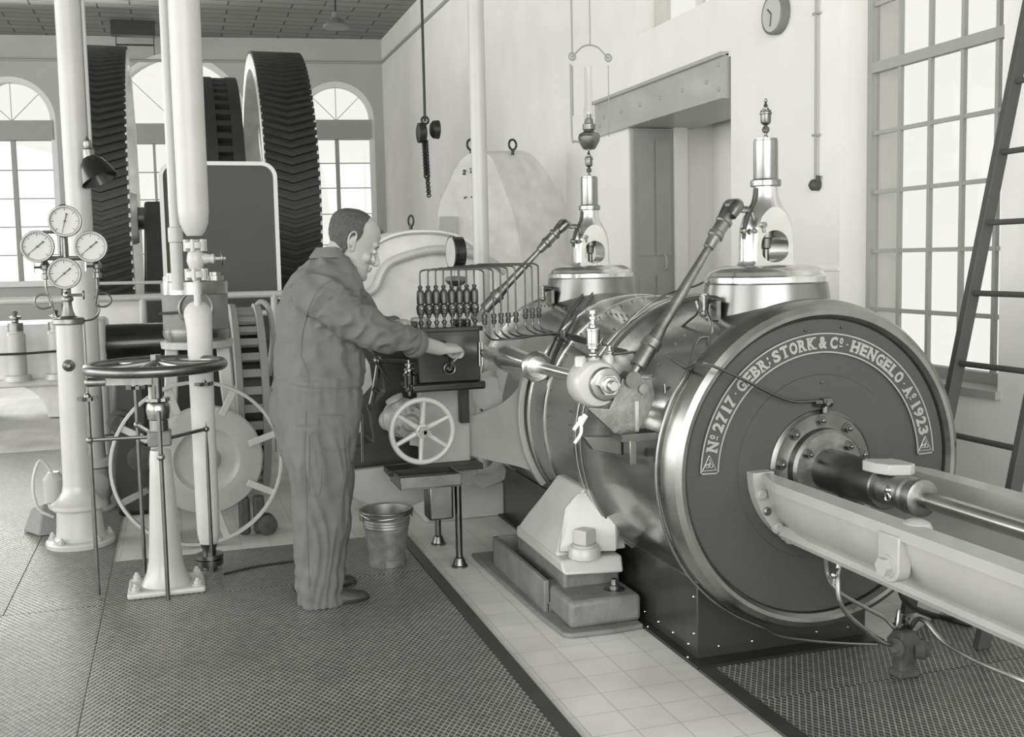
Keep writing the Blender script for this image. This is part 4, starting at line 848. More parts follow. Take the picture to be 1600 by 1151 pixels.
# horizontal handwheel on a cone pedestal
HX, HY = -.105, 5.08
hs = thing('handwheel_stand', (HX, HY, 0), 'large dark horizontal handwheel on a white cone pedestal with square bolted foot', 'handwheel stand')
MB().box((HX, HY, .022), (.34, .26, .03)).build('foot', 'cream_casting', hs, bev=.012, seg=3)
for i in (-1, 1):
    for j in (-1, 1): MB().bolt((HX+i*.135, HY+j*.095, .037), (0, 0, 1), .018, .022).build('bolt', 'cream_casting', hs)
MB().lathe((HX, HY, .03), (0, 0, 1), [(0, .115), (.02, .105), (.06, .088), (.12, .076), (.25, .067), (.45, .057), (.62, .047), (.63, .044)], 40).build('cone', 'cream_casting', hs, ang=25)
MB().box((HX, HY, .715), (.105, .105, .07)).build('collar', 'mid_grey_paint', hs, bev=.01)
MB().lathe((HX, HY, .75), (0, 0, 1), [(0, .042), (.05, .042), (.055, .048), (.07, .05), (.095, .054), (.12, .05), (.13, .044), (.135, .03)], 32).build('vase', 'steel', hs, ang=25)
n = 20
rt_ = MB(); rt_.ring_stack([[V((HX+(.056 if k % 2 else .046)*cos(2*pi*k/n), HY+(.056 if k % 2 else .046)*sin(2*pi*k/n), z)) for k in range(n)] for z in (.885, .90)]); rt_.build('ratchet_ring', 'steel_worn', hs)
MB().cyl((HX, HY, .88), (HX, HY, 1.075), .022, n=20).build('spindle', 'steel_dark', hs)
MB().hexn((HX, HY, 1.06), (HX, HY, 1.098), .026).build('nut', 'steel_worn', hs)
wz = 1.045
MB().torus((HX, HY, wz), (0, 0, 1), .292, .0245, 72, 16).build('wheel_rim', 'steel_dark', hs)
for k in range(6):
    a = radians(10+60*k); d = V((cos(a), sin(a), 0)); MB().tube([V((HX, HY, wz+.012))+d*.03, V((HX, HY, wz+.004))+d*.15, V((HX, HY, wz))+d*.28], [.02, .013, .012], 10, 2).build('spoke', 'steel', hs)
MB().lathe((HX, HY, wz-.02), (0, 0, 1), [(0, .04), (.03, .042), (.04, .034)], 24).build('hub', 'steel', hs)
MB().cyl((HX-.03, HY-.04, .90), (HX-.03, HY-.04, .955), .009, n=10).build('white_peg', 'cream_casting', hs)
MB().cyl((HX-.29, HY+.01, .985), (HX-.22, HY+.01, .985), .020, n=16).sphere((HX-.29, HY+.01, .985), .021, 12).ring_stack([[V((HX-.22, HY+.015+a, .985+b)) for a, b in ((-.008, -.018), (.008, -.018), (.008, .018), (-.008, .018))], [V((HX, HY+.015+a, .99+b)) for a, b in ((-.008, -.03), (.008, -.03), (.008, .008), (-.008, .008))]]).build('crank_handle', 'steel_worn', hs)
# thin valve rods with their small scalloped knobs and arms
def vrod(x, y, zt, arm, label, knob=True):
    t = thing('valve_rod', (x, y, 0), label, 'valve rod', 'thin valve rods standing around the pedestal')
    MB().cyl((x, y, .008), (x, y, zt), .0095, n=12).build('rod', 'steel_dark', t)
    if knob:
        k_ = MB(); m_ = 16; k_.ring_stack([[V((x+(.047 if i % 2 else .034)*cos(2*pi*i/m_), y+(.047 if i % 2 else .034)*sin(2*pi*i/m_), z)) for i in range(m_)] for z in (zt-.012, zt+.004)]); k_.lathe((x, y, zt), (0, 0, 1), [(0, .016), (.015, .014), (.02, .006), (.03, .005)], 12); k_.build('knob', 'steel_dark', t)
    MB().sphere((x, y, arm[2]), .0175, 12).build('joint', 'steel_worn', t)
    if knob or True:
        a = V((x, y, arm[2])); b = V((HX+arm[0], HY+arm[1], arm[2]-.0)); MB().cyl(a, b, .009, n=10).build('arm', 'steel_dark', t)
vrod(-.405, 5.10, .915, (-.05, 0, .722), 'leftmost thin steel valve rod beside the white cone pedestal')
vrod(-.210, 5.38, .925, (-.045, .03, .74), 'thin steel valve rod behind and left of the white cone pedestal')
vrod(.104, 5.28, .935, (.05, 0, .712), 'thin steel valve rod standing against the white lagged pipe')
vrod(-.10, 4.90, .86, (0, -.05, .655), 'thin steel valve rod in front of the white cone pedestal', False)

# white pipes
PX, PY = .095, 5.36
wp = thing('steam_pipe', (PX, PY, 0), 'thick white steam pipe with flanged valve and lagged lower bend', 'pipe')
MB().lathe((PX, PY, 0), (0, 0, 1), [(1.64, .035), (1.66, .05), (1.70, .066), (1.76, .072), (ZC-.02, .078)], 32).build('upper_pipe', 'pipe_white', wp, ang=25)
for z in (1.575, 1.435):
    fz = MB().lathe((PX, PY, z), (0, 0, 1), [(0, .04), (.006, .052), (.034, .052), (.04, .038)], 28)
    fz.build('flange', 'pipe_white', wp)
    for k in range(6):
        a = radians(60*k+15); MB().hexn((PX+.046*cos(a), PY+.046*sin(a), z-.008), (PX+.046*cos(a), PY+.046*sin(a), z+.048), .012).build('flange_bolt', 'pipe_white', wp)
MB().lathe((PX, PY, 1.47), (0, 0, 1), [(0, .026), (.02, .034), (.05, .043), (.08, .038), (.11, .028)], 28).build('valve_body', 'pipe_white', wp)
MB().lathe((PX+.02, PY, 1.53), (1, -.1, 0), [(0, .03), (.03, .026), (.05, .020), (.055, .024), (.065, .024), (.07, .008), (.12, .007)], 18).build('valve_neck', 'pipe_white', wp, ang=28)
MB().torus((PX+.125, PY-.01, 1.53), (1, -.1, 0), .034, .005, 24, 8).cyl((PX+.125, PY-.01, 1.495), (PX+.125, PY-.01, 1.565), .004, n=6).build('valve_wheel', 'steel_dark', wp)
MB().cyl((PX, PY, 1.43), (PX, PY, 1.30), .017, n=16).build('thin_pipe', 'pipe_white', wp)
MB().tube([(PX+.0, PY+.13, 1.245), (PX, PY+.06, 1.26), (PX, PY, 1.235), (PX+.002, PY-.035, 1.16), (PX, PY-.035, 1.02), (PX, PY-.035, .8), (PX, PY-.03, .5), (PX, PY-.03, .24), (PX, PY-.03, .14)], [.062, .066, .068, .064, .060, .059, .058, .057, .056, .056, .055, .053, .042], 24, 4).build('lagged_bend', 'lagging', wp)
MB().lathe((PX, PY-.03, 0), (0, 0, 1), [(.008, .035), (.03, .035), (.032, .064), (.052, .066), (.06, .066), (.062, .035), (.11, .032), (.13, .04)], 24).lathe((PX, PY-.03, .066), (0, 0, 1), [(0, .066), (.02, .066), (.022, .03)], 24).build('foot_flange', 'steel_dark', wp)
p2 = thing('thin_steam_pipe', (.008, 5.95, 1.35), 'thinner white vertical pipe left of the thick steam pipe, ending in the small cylinder', 'pipe')
MB().lathe((.008, 5.95, 1.37), (0, 0, 1), [(0, .032), (.25, .032), (.255, .038), (.26, .038), (.33, .038), (.335, .028), (ZC-1.39, .027)], 24).build('pipe_run', 'pipe_white', p2, ang=25)

# small vertical steam cylinder on A-frame, with guarded disc and ring wheel
EX, EY = .095, 6.10
be_ = thing('barring_engine', (EX, EY, 0), 'small vertical steam engine with grey banded cylinder on light legs and a round disc', 'small engine')
MB().lathe((EX, EY, 1.09), (0, 0, 1), [(0, .165), (.03, .178), (.06, .178), (.062, .172), (.25, .172), (.252, .178), (.32, .178), (.325, .165)], 48).build('cylinder', 'steel', be_, ang=25)
MB().lathe_closed((EX, EY, 1.155), (0, 0, 1), [(0, .16), (0, .1745), (.185, .1745), (.185, .16)], 48).build('lagging_band', 'mid_grey_paint', be_)
MB().lathe((EX, EY, 1.04), (0, 0, 1), [(0, .12), (.01, .19), (.045, .195), (.05, .16)], 36).build('bottom_flange', 'cream_casting', be_)
for dx in (-.12, .11): MB().lathe((EX+dx, EY-.06, 1.41), (0, 0, 1), [(0, .045), (.03, .045), (.032, .03), (.05, .03)], 20).build('cover_boss', 'steel', be_)
MB().torus((EX+.0, EY-.16, 1.27), (0, 1, 0), .085, .01, 24, 8).build('inlet_ring', 'steel_worn', be_)
MB().cyl((EX-.19, EY-.12, 1.245), (EX-.04, EY-.16, 1.25), .008, n=8).build('drain_rod', 'steel_dark', be_)
for s__ in (-1, 1):
    MB().ring_stack([[V((EX+s__*x+a, EY+b, z)) for a, b in ((-.035, -.05), (.035, -.05), (.035, .05), (-.035, .05))] for x, z in ((.135, 1.05), (.15, .8), (.20, .3), (.22, .02))]).build('leg', 'cream_casting', be_, bev=.008)
DC = V((.115, 5.93, .445))
MB().lathe(DC, (0, -1, 0), [(-.10, .10), (-.04, .29), (-.02, .298), (.0, .298), (.012, .29), (.014, .282), (.014, .175), (.0, .16), (-.006, .145), (-.004, .075), (.02, .06), (.03, .05), (.032, .02)], 64).build('disc_cover', 'light_grey_paint', be_, ang=25)
for x in (.30, .38, -.12): MB().ring_stack([[V((x+a, 5.95+b, z)) for a, b in ((-.03, -.03), (.03, -.03), (.03, .04), (-.03, .04))] for z in (.01, .22)]).build('pedestal', 'rust_iron', be_, bev=.015)
MB().lathe((.42, 6.0, .06), (0, -1, 0), [(0, .05), (.1, .055), (.11, .03)], 20).build('bearing_cap', 'rust_iron', be_)
rg = thing('ring_wheel', (.065, 5.83, 0), 'thin light painted ring wheel with flat arms around the grey disc', 'ring wheel')
RC = V((.065, 5.80, .452))
RG = MB(); n = 72
RG.ring_stack([[RC+V((r*cos(2*pi*i/n), y, r*sin(2*pi*i/n))) for r, y in ((.425, -.02), (.442, -.02), (.442, .02), (.425, .02))] for i in range(n)], closed=True); RG.build('ring', 'cream_casting', rg, bev=.003)
for a, m_ in ((62, 0), (18, 0), (-26, 0), (-72, 0), (205, 1), (150, 0), (108, 0)):
    a = radians(a); d = V((cos(a), 0, sin(a))); c = RC+d*.37+V((0, .0, 0)); u = V((-sin(a), 0, cos(a)))
    MB().ring_stack([[RC+d*r+u*s1+V((0, s2, 0)) for s1, s2 in ((-.018, -.006), (.018, -.006), (.018, .006), (-.018, .006))] for r in (.28, .432)]).build('arm', 'steel_dark' if m_ else 'cream_casting', rg, bev=.003)

# barring gear with dark square pockets
bgx0, bgx1 = .305, .50; GC = V((0, 6.95, .65)); GR = .60
br = thing('barring_gear', (.4, 6.95, .05), 'light painted gear wheel seen edge on with a row of dark square pockets', 'gear wheel')
for x0 in (bgx0, bgx1-.045):
    MB().lathe_closed((x0, GC.y, GC.z), (1, 0, 0), [(0, GR-.09), (0, GR-.01), (.006, GR), (.04, GR), (.045, GR-.01), (.045, GR-.09)], 64).build('side_ring', 'grey_door', br)
MB().lathe_closed((bgx0+.04, GC.y, GC.z), (1, 0, 0), [(0, GR-.12), (0, GR-.075), (bgx1-bgx0-.085, GR-.075), (bgx1-bgx0-.085, GR-.12)], 64).build('pocket_floor', 'black_iron', br)
th_ = MB()
for k in range(34):
    a = 2*pi*k/34; c = V((0, GC.y, GC.z))+V((0, cos(a), sin(a)))*(GR-.04); th_.box((.4025, c.y, c.z), (bgx1-bgx0-.085, .032, .05), rot=Matrix.Rotation(a, 3, 'X'))
th_.build('teeth', 'grey_door', br, bev=.004)
MB().lathe((.25, GC.y, GC.z), (1, 0, 0), [(0, .06), (.06, .08), (.25, .08), (.3, .06)], 20).build('hub', 'cream_casting', br)
MB().tube([(.53, 6.8, .8), (.56, 6.75, 1.05), (.545, 6.8, 1.22), (.50, 6.85, 1.26), (.46, 6.9, 1.2)], .018, 10, 3).build('guard_arm', 'grey_door', br)

# railing
rl = thing('railing', (.2, 8.2, 0), 'light pipe railing in front of the dark board', 'railing')
MB().cyl((-1.6, 8.2, 1.275), (.78, 8.2, 1.27), .026, n=12).build('top_rail', 'pipe_white', rl)
MB().cyl((.36, 8.2, 1.13), (1.2, 8.2, 1.13), .022, n=12).build('lower_rail', 'pipe_white', rl)
for x in (-.24, .70, -1.5, 1.18): MB().cyl((x, 8.2, 0), (x, 8.2, 1.27 if x < 1 else 1.13), .026, n=12).build('rail_post', 'pipe_white', rl)
MB().tube([(-.60, 8.05, .0), (-.535, 8.05, 1.33), (-.53, 8.05, 1.38), (-.51, 8.05, 1.385), (0.05, 8.05, 1.38)], .012, 8, 1).build('thin_rod', 'pipe_white', rl)
# dark board
bo = thing('switchboard', (.4, 8.6, 0), 'large dark rectangular board with rounded light frame behind the pipes', 'board')
x0, x1, z1 = -.06, .76, 2.26
def rr(x0, x1, z0, z1, r, y): 
    P = [V((x0, y, z0)), V((x1, y, z0))]+[V((x1-r+r*cos(t), y, z1-r+r*sin(t))) for t in [pi/2*i/8 for i in range(9)]]+[V((x0+r+r*cos(t), y, z1-r+r*sin(t))) for t in [pi/2+pi/2*i/8 for i in range(9)]]
    return P
MB().prism(rr(x0, x1, .9, z1, .09, 8.55), (0, .05, 0)).build('panel', 'dark_board', bo)
out, inn = rr(x0-.03, x1+.03, 1.22, z1+.03, .12, 0), rr(x0, x1, 1.22, z1, .09, 0)
MB().ring_stack([[V((o.x, 8.53, o.z)), V((i_.x, 8.53, i_.z)), V((i_.x, 8.61, i_.z)), V((o.x, 8.61, o.z))] for o, i_ in zip(out[1:], inn[1:])]+[[V((o.x, 8.53, o.z)), V((i_.x, 8.53, i_.z)), V((i_.x, 8.61, i_.z)), V((o.x, 8.61, o.z))] for o, i_ in zip(out[:1], inn[:1])]).build('frame', 'frame_white', bo)
for a in (x0, x1-.06): MB().bx(a, a+.06, 8.55, 8.62, 0, .9).build('leg', 'dark_board', bo)

# machinery behind the handwheel
dk = thing('dark_drum', (-.28, 7.6, .9), 'dark horizontal iron cylinder lying behind the handwheel', 'machine cylinder')
MB().lathe((-.55, 7.6, .98), (1, 0, 0), [(0, .10), (.0, .17), (.02, .175), (.04, .15), (.05, .135), (.9, .135), (.95, .17), (1.0, .17), (1.02, .1)], 36).build('drum', 'black_gloss', dk, ang=25)
MB().bx(-.62, -.46, 7.45, 7.9, 0, 1.16).build('end_housing', 'cream_casting', dk, bev=.03, seg=3)
MB().bx(-.2, .1, 7.5, 7.9, 0.0, .85).build('base', 'black_iron', dk, bev=.02)
wb = MB().bx(-.56, -.26, 8.4, 8.8, 0.001, 1.25); tag(wb.build('cabinet', 'frame_white', loc=(-.4, 8.6, 0), bev=.01), 'light square metal cabinet below the railing left of the small engine', 'cabinet')
mo = thing('gearbox', (-.3, 6.9, 0), 'dark greasy gearbox low behind the handwheel pedestal', 'gearbox')
MB().ring_stack([[V((-.30+a, 6.9+b, z)) for a, b in ((-w2, -.2), (w2, -.2), (w2, .2), (-w2, .2))] for w2, z in ((.10, .0), (.12, .35), (.10, .45), (.11, .62), (.09, .82))]).build('case', 'black_iron', mo, bev=.03, seg=3)
MB().lathe((-.36, 6.72, .58), (0, -1, 0), [(0, .07), (.05, .07), (.06, .045), (.1, .04)], 20).lathe((-.25, 6.72, .35), (0, -1, 0), [(0, .08), (.04, .08), (.05, .03)], 20).build('bearing', 'rust_iron', mo)
MB().cyl((-.45, 6.75, .48), (.1, 6.75, .50), .02, n=12).build('rod', 'steel_dark', mo)
# small white box with wire foot, bent wire on the floor left of the pillar
vb2 = thing('floor_valve', (-.80, 6.6, 0), 'small light pipe fitting with a bent wire handle on the floor left of the pillar', 'pipe fitting')
MB().lathe((-.72, 6.5, .0), (0, 0, 1), [(.008, .06), (.03, .06), (.04, .04), (.16, .04), (.17, .055), (.30, .06), (.34, .03)], 20).build('body', 'cream_casting', vb2)
MB().tube([(-.72, 6.45, .34), (-.78, 6.45, .42), (-.82, 6.42, .30), (-.80, 6.4, .16), (-.72, 6.4, .10)], .009, 8, 3).build('wire_handle', 'pipe_white', vb2)
MB().prism([V((-.80, 6.35, .01)), V((-.90, 6.5, .01)), V((-.86, 6.6, .12)), V((-.78, 6.5, .16))], (.12, 0, 0)).build('spout', 'mid_grey_paint', vb2, bev=.01)
# loose things: dark rubber strip on plates
tag(MB().tube([(.15, 5.20, .012), (.32, 5.28, .012), (.5, 5.30, .012)], .006, 6, 2).build('iron_rod', 'steel_dark', loc=(.3, 5.2, .01)), 'short dark iron rod lying on the plates beside the lagged pipe', 'rod')

# ladder against the window wall
la = thing('ladder', (3.3, 3.6, 0), 'dark wooden ladder leaning against the wall beside the big window', 'ladder')
A0, A1 = at(1480, 650, 1, 3.78), at(1577, 167, 1, 3.78)
A0 = at(1480, 650, 1, 3.58); A1 = at(1577, 167, 1, 3.58)

def lx(z): return A0.x+(A1.x-A0.x)*(z-A0.z)/(A1.z-A0.z)
zt = 2.9
for y in (3.58, 3.16):
    MB().ring_stack([[V((lx(z)+a, y+b, z)) for a, b in ((-.028, -.016), (.028, -.016), (.028, .016), (-.028, .016))] for z in (0.01, zt)]).build('stile', 'dark_board', la, bev=.003)
for k in range(9):
    z = .18+.285*k; MB().cyl((lx(z), 3.16, z), (lx(z), 3.58, z), .012, n=10).build('rung', 'dark_board', la)
print('LADDER', A0, A1, lx(0), lx(zt))
# floor valve block at the lower right with its pipes
vk = thing('valve_block', (2.40, 3.04, .007), 'small dark oily valve block on the chequered plates at the lower right', 'valve block')
K = V((2.385, 3.05, .008))
MB().ring_stack([[K+V((a*w2+.0, b*w2, z)) for a, b in ((-1, -.8), (1, -.8), (1, .8), (-1, .8))] for w2, z in ((.045, 0), (.042, .02), (.030, .03), (.034, .07), (.045, .085), (.048, .13), (.036, .15), (.03, .165))]).build('body', 'rust_iron', vk, bev=.008, seg=3)
MB().lathe(K+V((.03, -.02, .10)), (.8, -.6, 0), [(0, .035), (.03, .038), (.035, .03), (.05, .022), (.052, .01)], 20).build('side_cap', 'rust_iron', vk)
MB().lathe(K+V((-.03, -.01, .115)), (-.9, -.4, 0), [(0, .03), (.025, .032), (.03, .022), (.04, .016)], 20).build('end_cap', 'rust_iron', vk)
for dx, dy in ((-.01, .02), (.03, .03)): MB().lathe(K+V((dx, dy, .15)), (0, 0, 1), [(0, .014), (.01, .02), (.03, .02), (.034, .013), (.05, .013), (.054, .009)], 14).build('gland', 'steel_dark', vk)
k1, k2 = K+V((-.01, .02, .20)), K+V((.03, .03, .19))
pipe('oil_pipe', [at(1290, 862, 1, 3.12), at(1292, 893, 1, 3.12), at(1300, 912, 1, 3.10), at(1315, 928, 1, 3.09), at(1350, 948, 1, 3.08), at(1382, 965, 1, 3.07), at(1399, 980, 1, 3.06), k1+V((0, 0, .03)), k1], .0075, 'upper of the two bent pipes running from the guide trough to the valve block', 'steel')
pipe('oil_pipe', [at(1312, 862, 1, 3.04), at(1310, 890, 1, 3.03), at(1309, 905, 1, 3.03), at(1311, 935, 1, 3.02), at(1322, 957, 1, 3.02), at(1350, 982, 1, 3.02), at(1378, 1003, 1, 3.02), K+V((-.05, -.01, .12))], .0085, 'lower of the two bent pipes running from the guide trough to the valve block', 'steel')
pipe('oil_pipe', [k2, at(1423, 980, 1, 3.05), at(1433, 967, 1, 3.02), at(1447, 972, 1, 2.98), at(1475, 1003, 1, 2.9), at(1520, 1030, 1, 2.78), at(1580, 1056, 1, 2.65), at(1700, 1105, 1, 2.5)], .0085, 'bent steel pipe running from the valve block out to the right over the plates', 'steel')
pipe('hose', [at(1405, 905, 1, 3.45), at(1410, 930, 1, 3.4), at(1425, 948, 1, 3.42), at(1460, 962, 1, 3.5), at(1490, 968, 2, .02), at(1518, 976, 2, .015)], .013, 'dark rubber hose dropping from the guide onto the chequered plates', 'black_iron', 'hose')
dn = thing('drain_fittings', at(1300, 850, 1, 3.05), 'pair of small drain cocks hanging under the guide trough', 'drain cock')
for x, y0 in ((1290, 3.12), (1312, 3.04)):
    a, b = at(x, 822, 1, y0), at(x, 868, 1, y0)
    MB().lathe(a, b-a, [(0, .013), (.03, .014), (.034, .019), (.05, .019), (.054, .013), (.075, .012), (.08, .018), (.095, .018), (.1, .012), ((b-a).length, .010)], 14).build('cock', 'steel_dark', dn, ang=28)
c = at(1303, 898, 1, 3.0); MB().sphere(c, .013, 10).cyl(c, c+V((.0, 0, -.03)), .005, n=8).cyl(c, c+V((.03, .02, .01)), .006, n=8).build('tap', 'steel_bright', dn)
MB().box(at(1300, 842, 1, 3.07), (.11, .05, .035)).build('pad', 'light_grey_paint', dn, bev=.004)
# ================================================================ BACKGROUND
def chevron_wheel(x0, x1, label, R=1.9, yc=13.0, zc=2.05, n=128):
    t = thing('herringbone_gear', ((x0+x1)/2, yc, zc-R), label, 'gear wheel', 'giant herringbone gear wheels')
    w = x1-x0; xm = (x0+x1)/2
    MB().lathe_closed((x0, yc, zc), (1, 0, 0), [(0, R-.11), (0, R-.035), (w, R-.035), (w, R-.11)], 96).build('rim_core', 'gear_dark', t)
    tb = MB(); dp = 2*pi/n; h = .030
    for k in range(n):
        rings = []
        for fx, lag in ((0, 0), (.25, .45), (.5, .9), (.75, .45), (1, 0)):
            a = dp*(k+lag); x = x0+w*fx; da = dp*.27
            rings.append([V((x, yc+r*cos(q), zc+r*sin(q))) for r, q in ((R-h-.01, a-da), (R, a-da*.8), (R, a+da*.8), (R-h-.01, a+da))])
        tb.ring_stack(rings)
    tb.build('teeth', 'gear_dark', t)
    MB().lathe_closed((x0-.004, yc, zc), (1, 0, 0), [(0, R-.20), (0, R-.03), (.03, R-.04), (.05, R-.12), (w-.05, R-.12), (w-.03, R-.04), (w+.008, R-.03), (w+.008, R-.20), (w-.06, R-.22), (.06, R-.22)], 96).build('inner_rim', 'white_paint', t)
    for k in range(8):
        a = radians(90+45*k); d = V((0, cos(a), sin(a))); c = V((xm, yc, zc))
        MB().ring_stack([[c+d*r+V((s1*w2, 0, 0))+V((0, -sin(a), cos(a)))*s2*w3 for s1, s2 in ((-1, -1), (1, -1), (1, 1), (-1, 1))] for r, w2, w3 in ((.22, .12, .09), (R-.2, .10, .055))]).build('spoke', 'white_paint', t, bev=.02)
    MB().lathe((x0-.02, yc, zc), (1, 0, 0), [(0, .14), (.0, .28), (.05, .30), (w, .30), (w+.04, .28), (w+.04, .14)], 36).build('hub', 'white_paint', t)
chevron_wheel(-.93, -.40, 'giant dark herringbone gear wheel left of the thin white pipes')
chevron_wheel(.92, 1.47, 'giant dark herringbone gear wheel with bright spokes, right of the dark board')
t = thing('slotted_gear', (.54, 13, .4), 'giant dark gear rim with a row of slots, between the two herringbone gears', 'gear wheel')
x0, x1, R = .33, .75, 1.60; yc, zc = 13.0, 2.05
for a, b in ((x0, x0+.15), (x1-.12, x1)): MB().lathe_closed((a, yc, zc), (1, 0, 0), [(0, R-.14), (0, R), (b-a, R), (b-a, R-.14)], 80).build('rim_ring', 'gear_dark', t)
MB().lathe_closed((x0+.15, yc, zc), (1, 0, 0), [(0, R-.14), (0, R-.09), (x1-x0-.27, R-.09), (x1-x0-.27, R-.14)], 80).build('slot_floor', 'black_iron', t)
sb0 = MB().box(OR[t.name], (.15, .08, .07)).build('slot_bar', 'gear_dark', t)
for k in range(60):
    o = sb0 if k == 0 else sb0.copy(); a = 2*pi*k/60
    if k: COL.objects.link(o)
    o.location = V((x0+.225, yc+(R-.05)*cos(a), zc+(R-.05)*sin(a)))-OR[t.name]; o.rotation_euler = (a, 0, 0)
MB().lathe_closed((x0-.03, yc, zc), (1, 0, 0), [(0, R-.22), (0, R-.01), (.03, R-.02), (.05, R-.13), (x1-x0-.02, R-.13), (x1-x0, R-.20), (.06, R-.22)], 80).build('inner_rim', 'white_paint', t)
for k in range(6):
    a = radians(30+60*k); d = V((0, cos(a), sin(a))); c = V(((x0+x1)/2, yc, zc)); MB().tube([c+d*.2, c+d*(R-.18)], .06, 8, 0).build('spoke', 'white_paint', t)
tag(MB().cyl((-1.15, 13.0, 2.05), (1.55, 13.0, 2.05), .13, n=28).build('main_shaft', 'steel_worn', loc=(0, 13, 2.05)), 'thick horizontal shaft through the giant gear wheels', 'shaft')
tag(MB().ring_stack([[V((-1.1+a*w2, 13+b*w3, z)) for a, b in ((-1, -1), (1, -1), (1, 1), (-1, 1))] for w2, w3, z in ((.12, .7, 0.001), (.11, .5, .9), (.10, .3, 2.2))]).build('bearing_stand', 'black_iron', loc=(-1.1, 13, 0), bev=.03), 'dark bearing stand at the left end of the thick gear shaft', 'bearing stand')
tag(MB().ring_stack([[V((-.04+a*w2, 13+b*w3, z)) for a, b in ((-1, -1), (1, -1), (1, 1), (-1, 1))] for w2, w3, z in ((.32, .9, 0.001), (.30, .6, 1.2), (.26, .4, 2.22))]).build('bearing_stand', 'black_iron', loc=(0, 13, 0), bev=.03), 'dark bearing stand between the left giant gear and the slotted gear', 'bearing stand')
tag(MB().bx(-.3, 1.7, 10.3, 11.0, 0.001, 1.25).build('gear_casing', 'black_iron', loc=(.3, 10.6, 0), bev=.02), 'low dark gear casing in front of the giant gear wheels', 'gear casing')
YB = 17.6
b0, b1 = at(173, 44, 1, YB), at(243, 58, 1, YB)
hp = thing('ceiling_beam', ((b0.x+b1.x)/2, YB, b1.z), 'dark flat beam with a thin hanging frame under the ceiling above the left giant gear', 'ceiling beam')
MB().bx(b0.x, b1.x, YB-.1, YB+.1, b1.z, ZC).build('beam', 'black_iron', hp)
for x in (181, 240): MB().cyl((at(x, 60, 1, YB).x, YB, b1.z), (at(x, 60, 1, YB).x, YB, at(x, 86, 1, YB).z), .010, n=6).build('hanger', 'steel_dark', hp)
MB().cyl(at(181, 70, 1, YB), at(240, 71, 1, YB), .016, n=6).build('crossbar', 'steel_dark', hp)
# light machine bed at far left
mb_ = thing('machine_bed', (-1.9, 11.4, 0), 'light painted machine bed with arched opening at the far left edge', 'machine')
b = MB(); P = [V((-3.2, 11.4, .0)), V((-1.98, 11.4, .0))]+[V((-1.55-.0+.0, 11.4, .0))]
out = [(-3.0, .001), (-1.95, .001)]+[(-1.62+.34*cos(t), .0+.34*sin(t)*1.0+.02) for t in [pi-pi*i/14 for i in range(15)]]+[(-1.02, .001), (-1.02, .38), (-1.06, .42), (-1.10, .95), (-3.0, .95)]
b.prism([V((a, 11.4, z+.0)) for a, z in out], (0, 1.0, 0)); b.build('bed', 'white_paint', mb_, bev=.01)
MB().bx(-3.0, -1.0, 11.3, 11.42, .34, .42).build('ledge', 'white_paint', mb_, bev=.02)
for x in (-1.5, -1.14):
    MB().lathe((x, 11.2, .42), (0, 0, 1), [(0, .13), (.05, .12), (.06, .085), (.45, .085), (.46, .07), (.48, .07)], 24).build('pillar', 'cream_casting', mb_)
    MB().lathe((x, 11.2, .90), (0, 0, 1), [(0, .07), (.08, .07), (.09, .03), (.11, .03), (.12, .055), (.14, .055), (.15, .02), (.18, .03), (.2, .02)], 16).build('top_nut', 'steel_worn', mb_)
tag(MB().tube([(-2.2, 11.05, .70), (-1.5, 11.05, .69), (-1.14, 11.05, .70), (-.9, 11.05, .70)], .012, 8, 2).build('cable', 'black_iron', loc=(-1.5, 11.05, .7)), 'thin black cable strung across the light machine bed at far left', 'cable')

# rounded housing behind the man's head
dh = thing('rounded_housing', (1.52, 6.9, 0), 'large light rounded machine housing with a raised curved band behind the man', 'machine housing')
def arcp(y, sc_=1, dz=0, x0=1.52, rx=.50, top=1.70, sh=.52):
    P = []
    for i in range(37):
        t = pi*i/36; c, s_ = cos(t), sin(t); P.append(V((x0+rx*sc_*(abs(c)**.8)*(1 if c > 0 else -1), y, top-sh+dz+sh*sc_*(s_**.85))))
    return [V((x0+rx*sc_, y, .02))]+P+[V((x0-rx*sc_, y, .02))]
MB().ring_stack([arcp(6.72, .93), arcp(6.66, .96), arcp(6.66, .985), arcp(6.70, 1.0), arcp(7.3, 1.0)]).build('casing', 'white_paint', dh, ang=40)
P = [at(x, y, 1, 6.66) for x, y in ((560, 462), (585, 452), (598, 425), (610, 410), (640, 398), (680, 390), (725, 393), (760, 405), (790, 425))]
rb2 = MB(); rb2.tube(P, .028, 12, 4); rb2.build('curved_band', 'cream_casting', dh)
MB().torus(at(642, 345, 1, 6.95), (1, .3, 0), .035, .007, 20, 8).cyl(at(642, 366, 1, 6.95), at(642, 352, 1, 6.95), .012, n=8).build('eye_bolt', 'black_iron', dh)
MB().sphere(at(588, 362, 1, 7.4), .03, 10, (2, 1, .7)).build('cap_nut', 'steel_dark', dh)
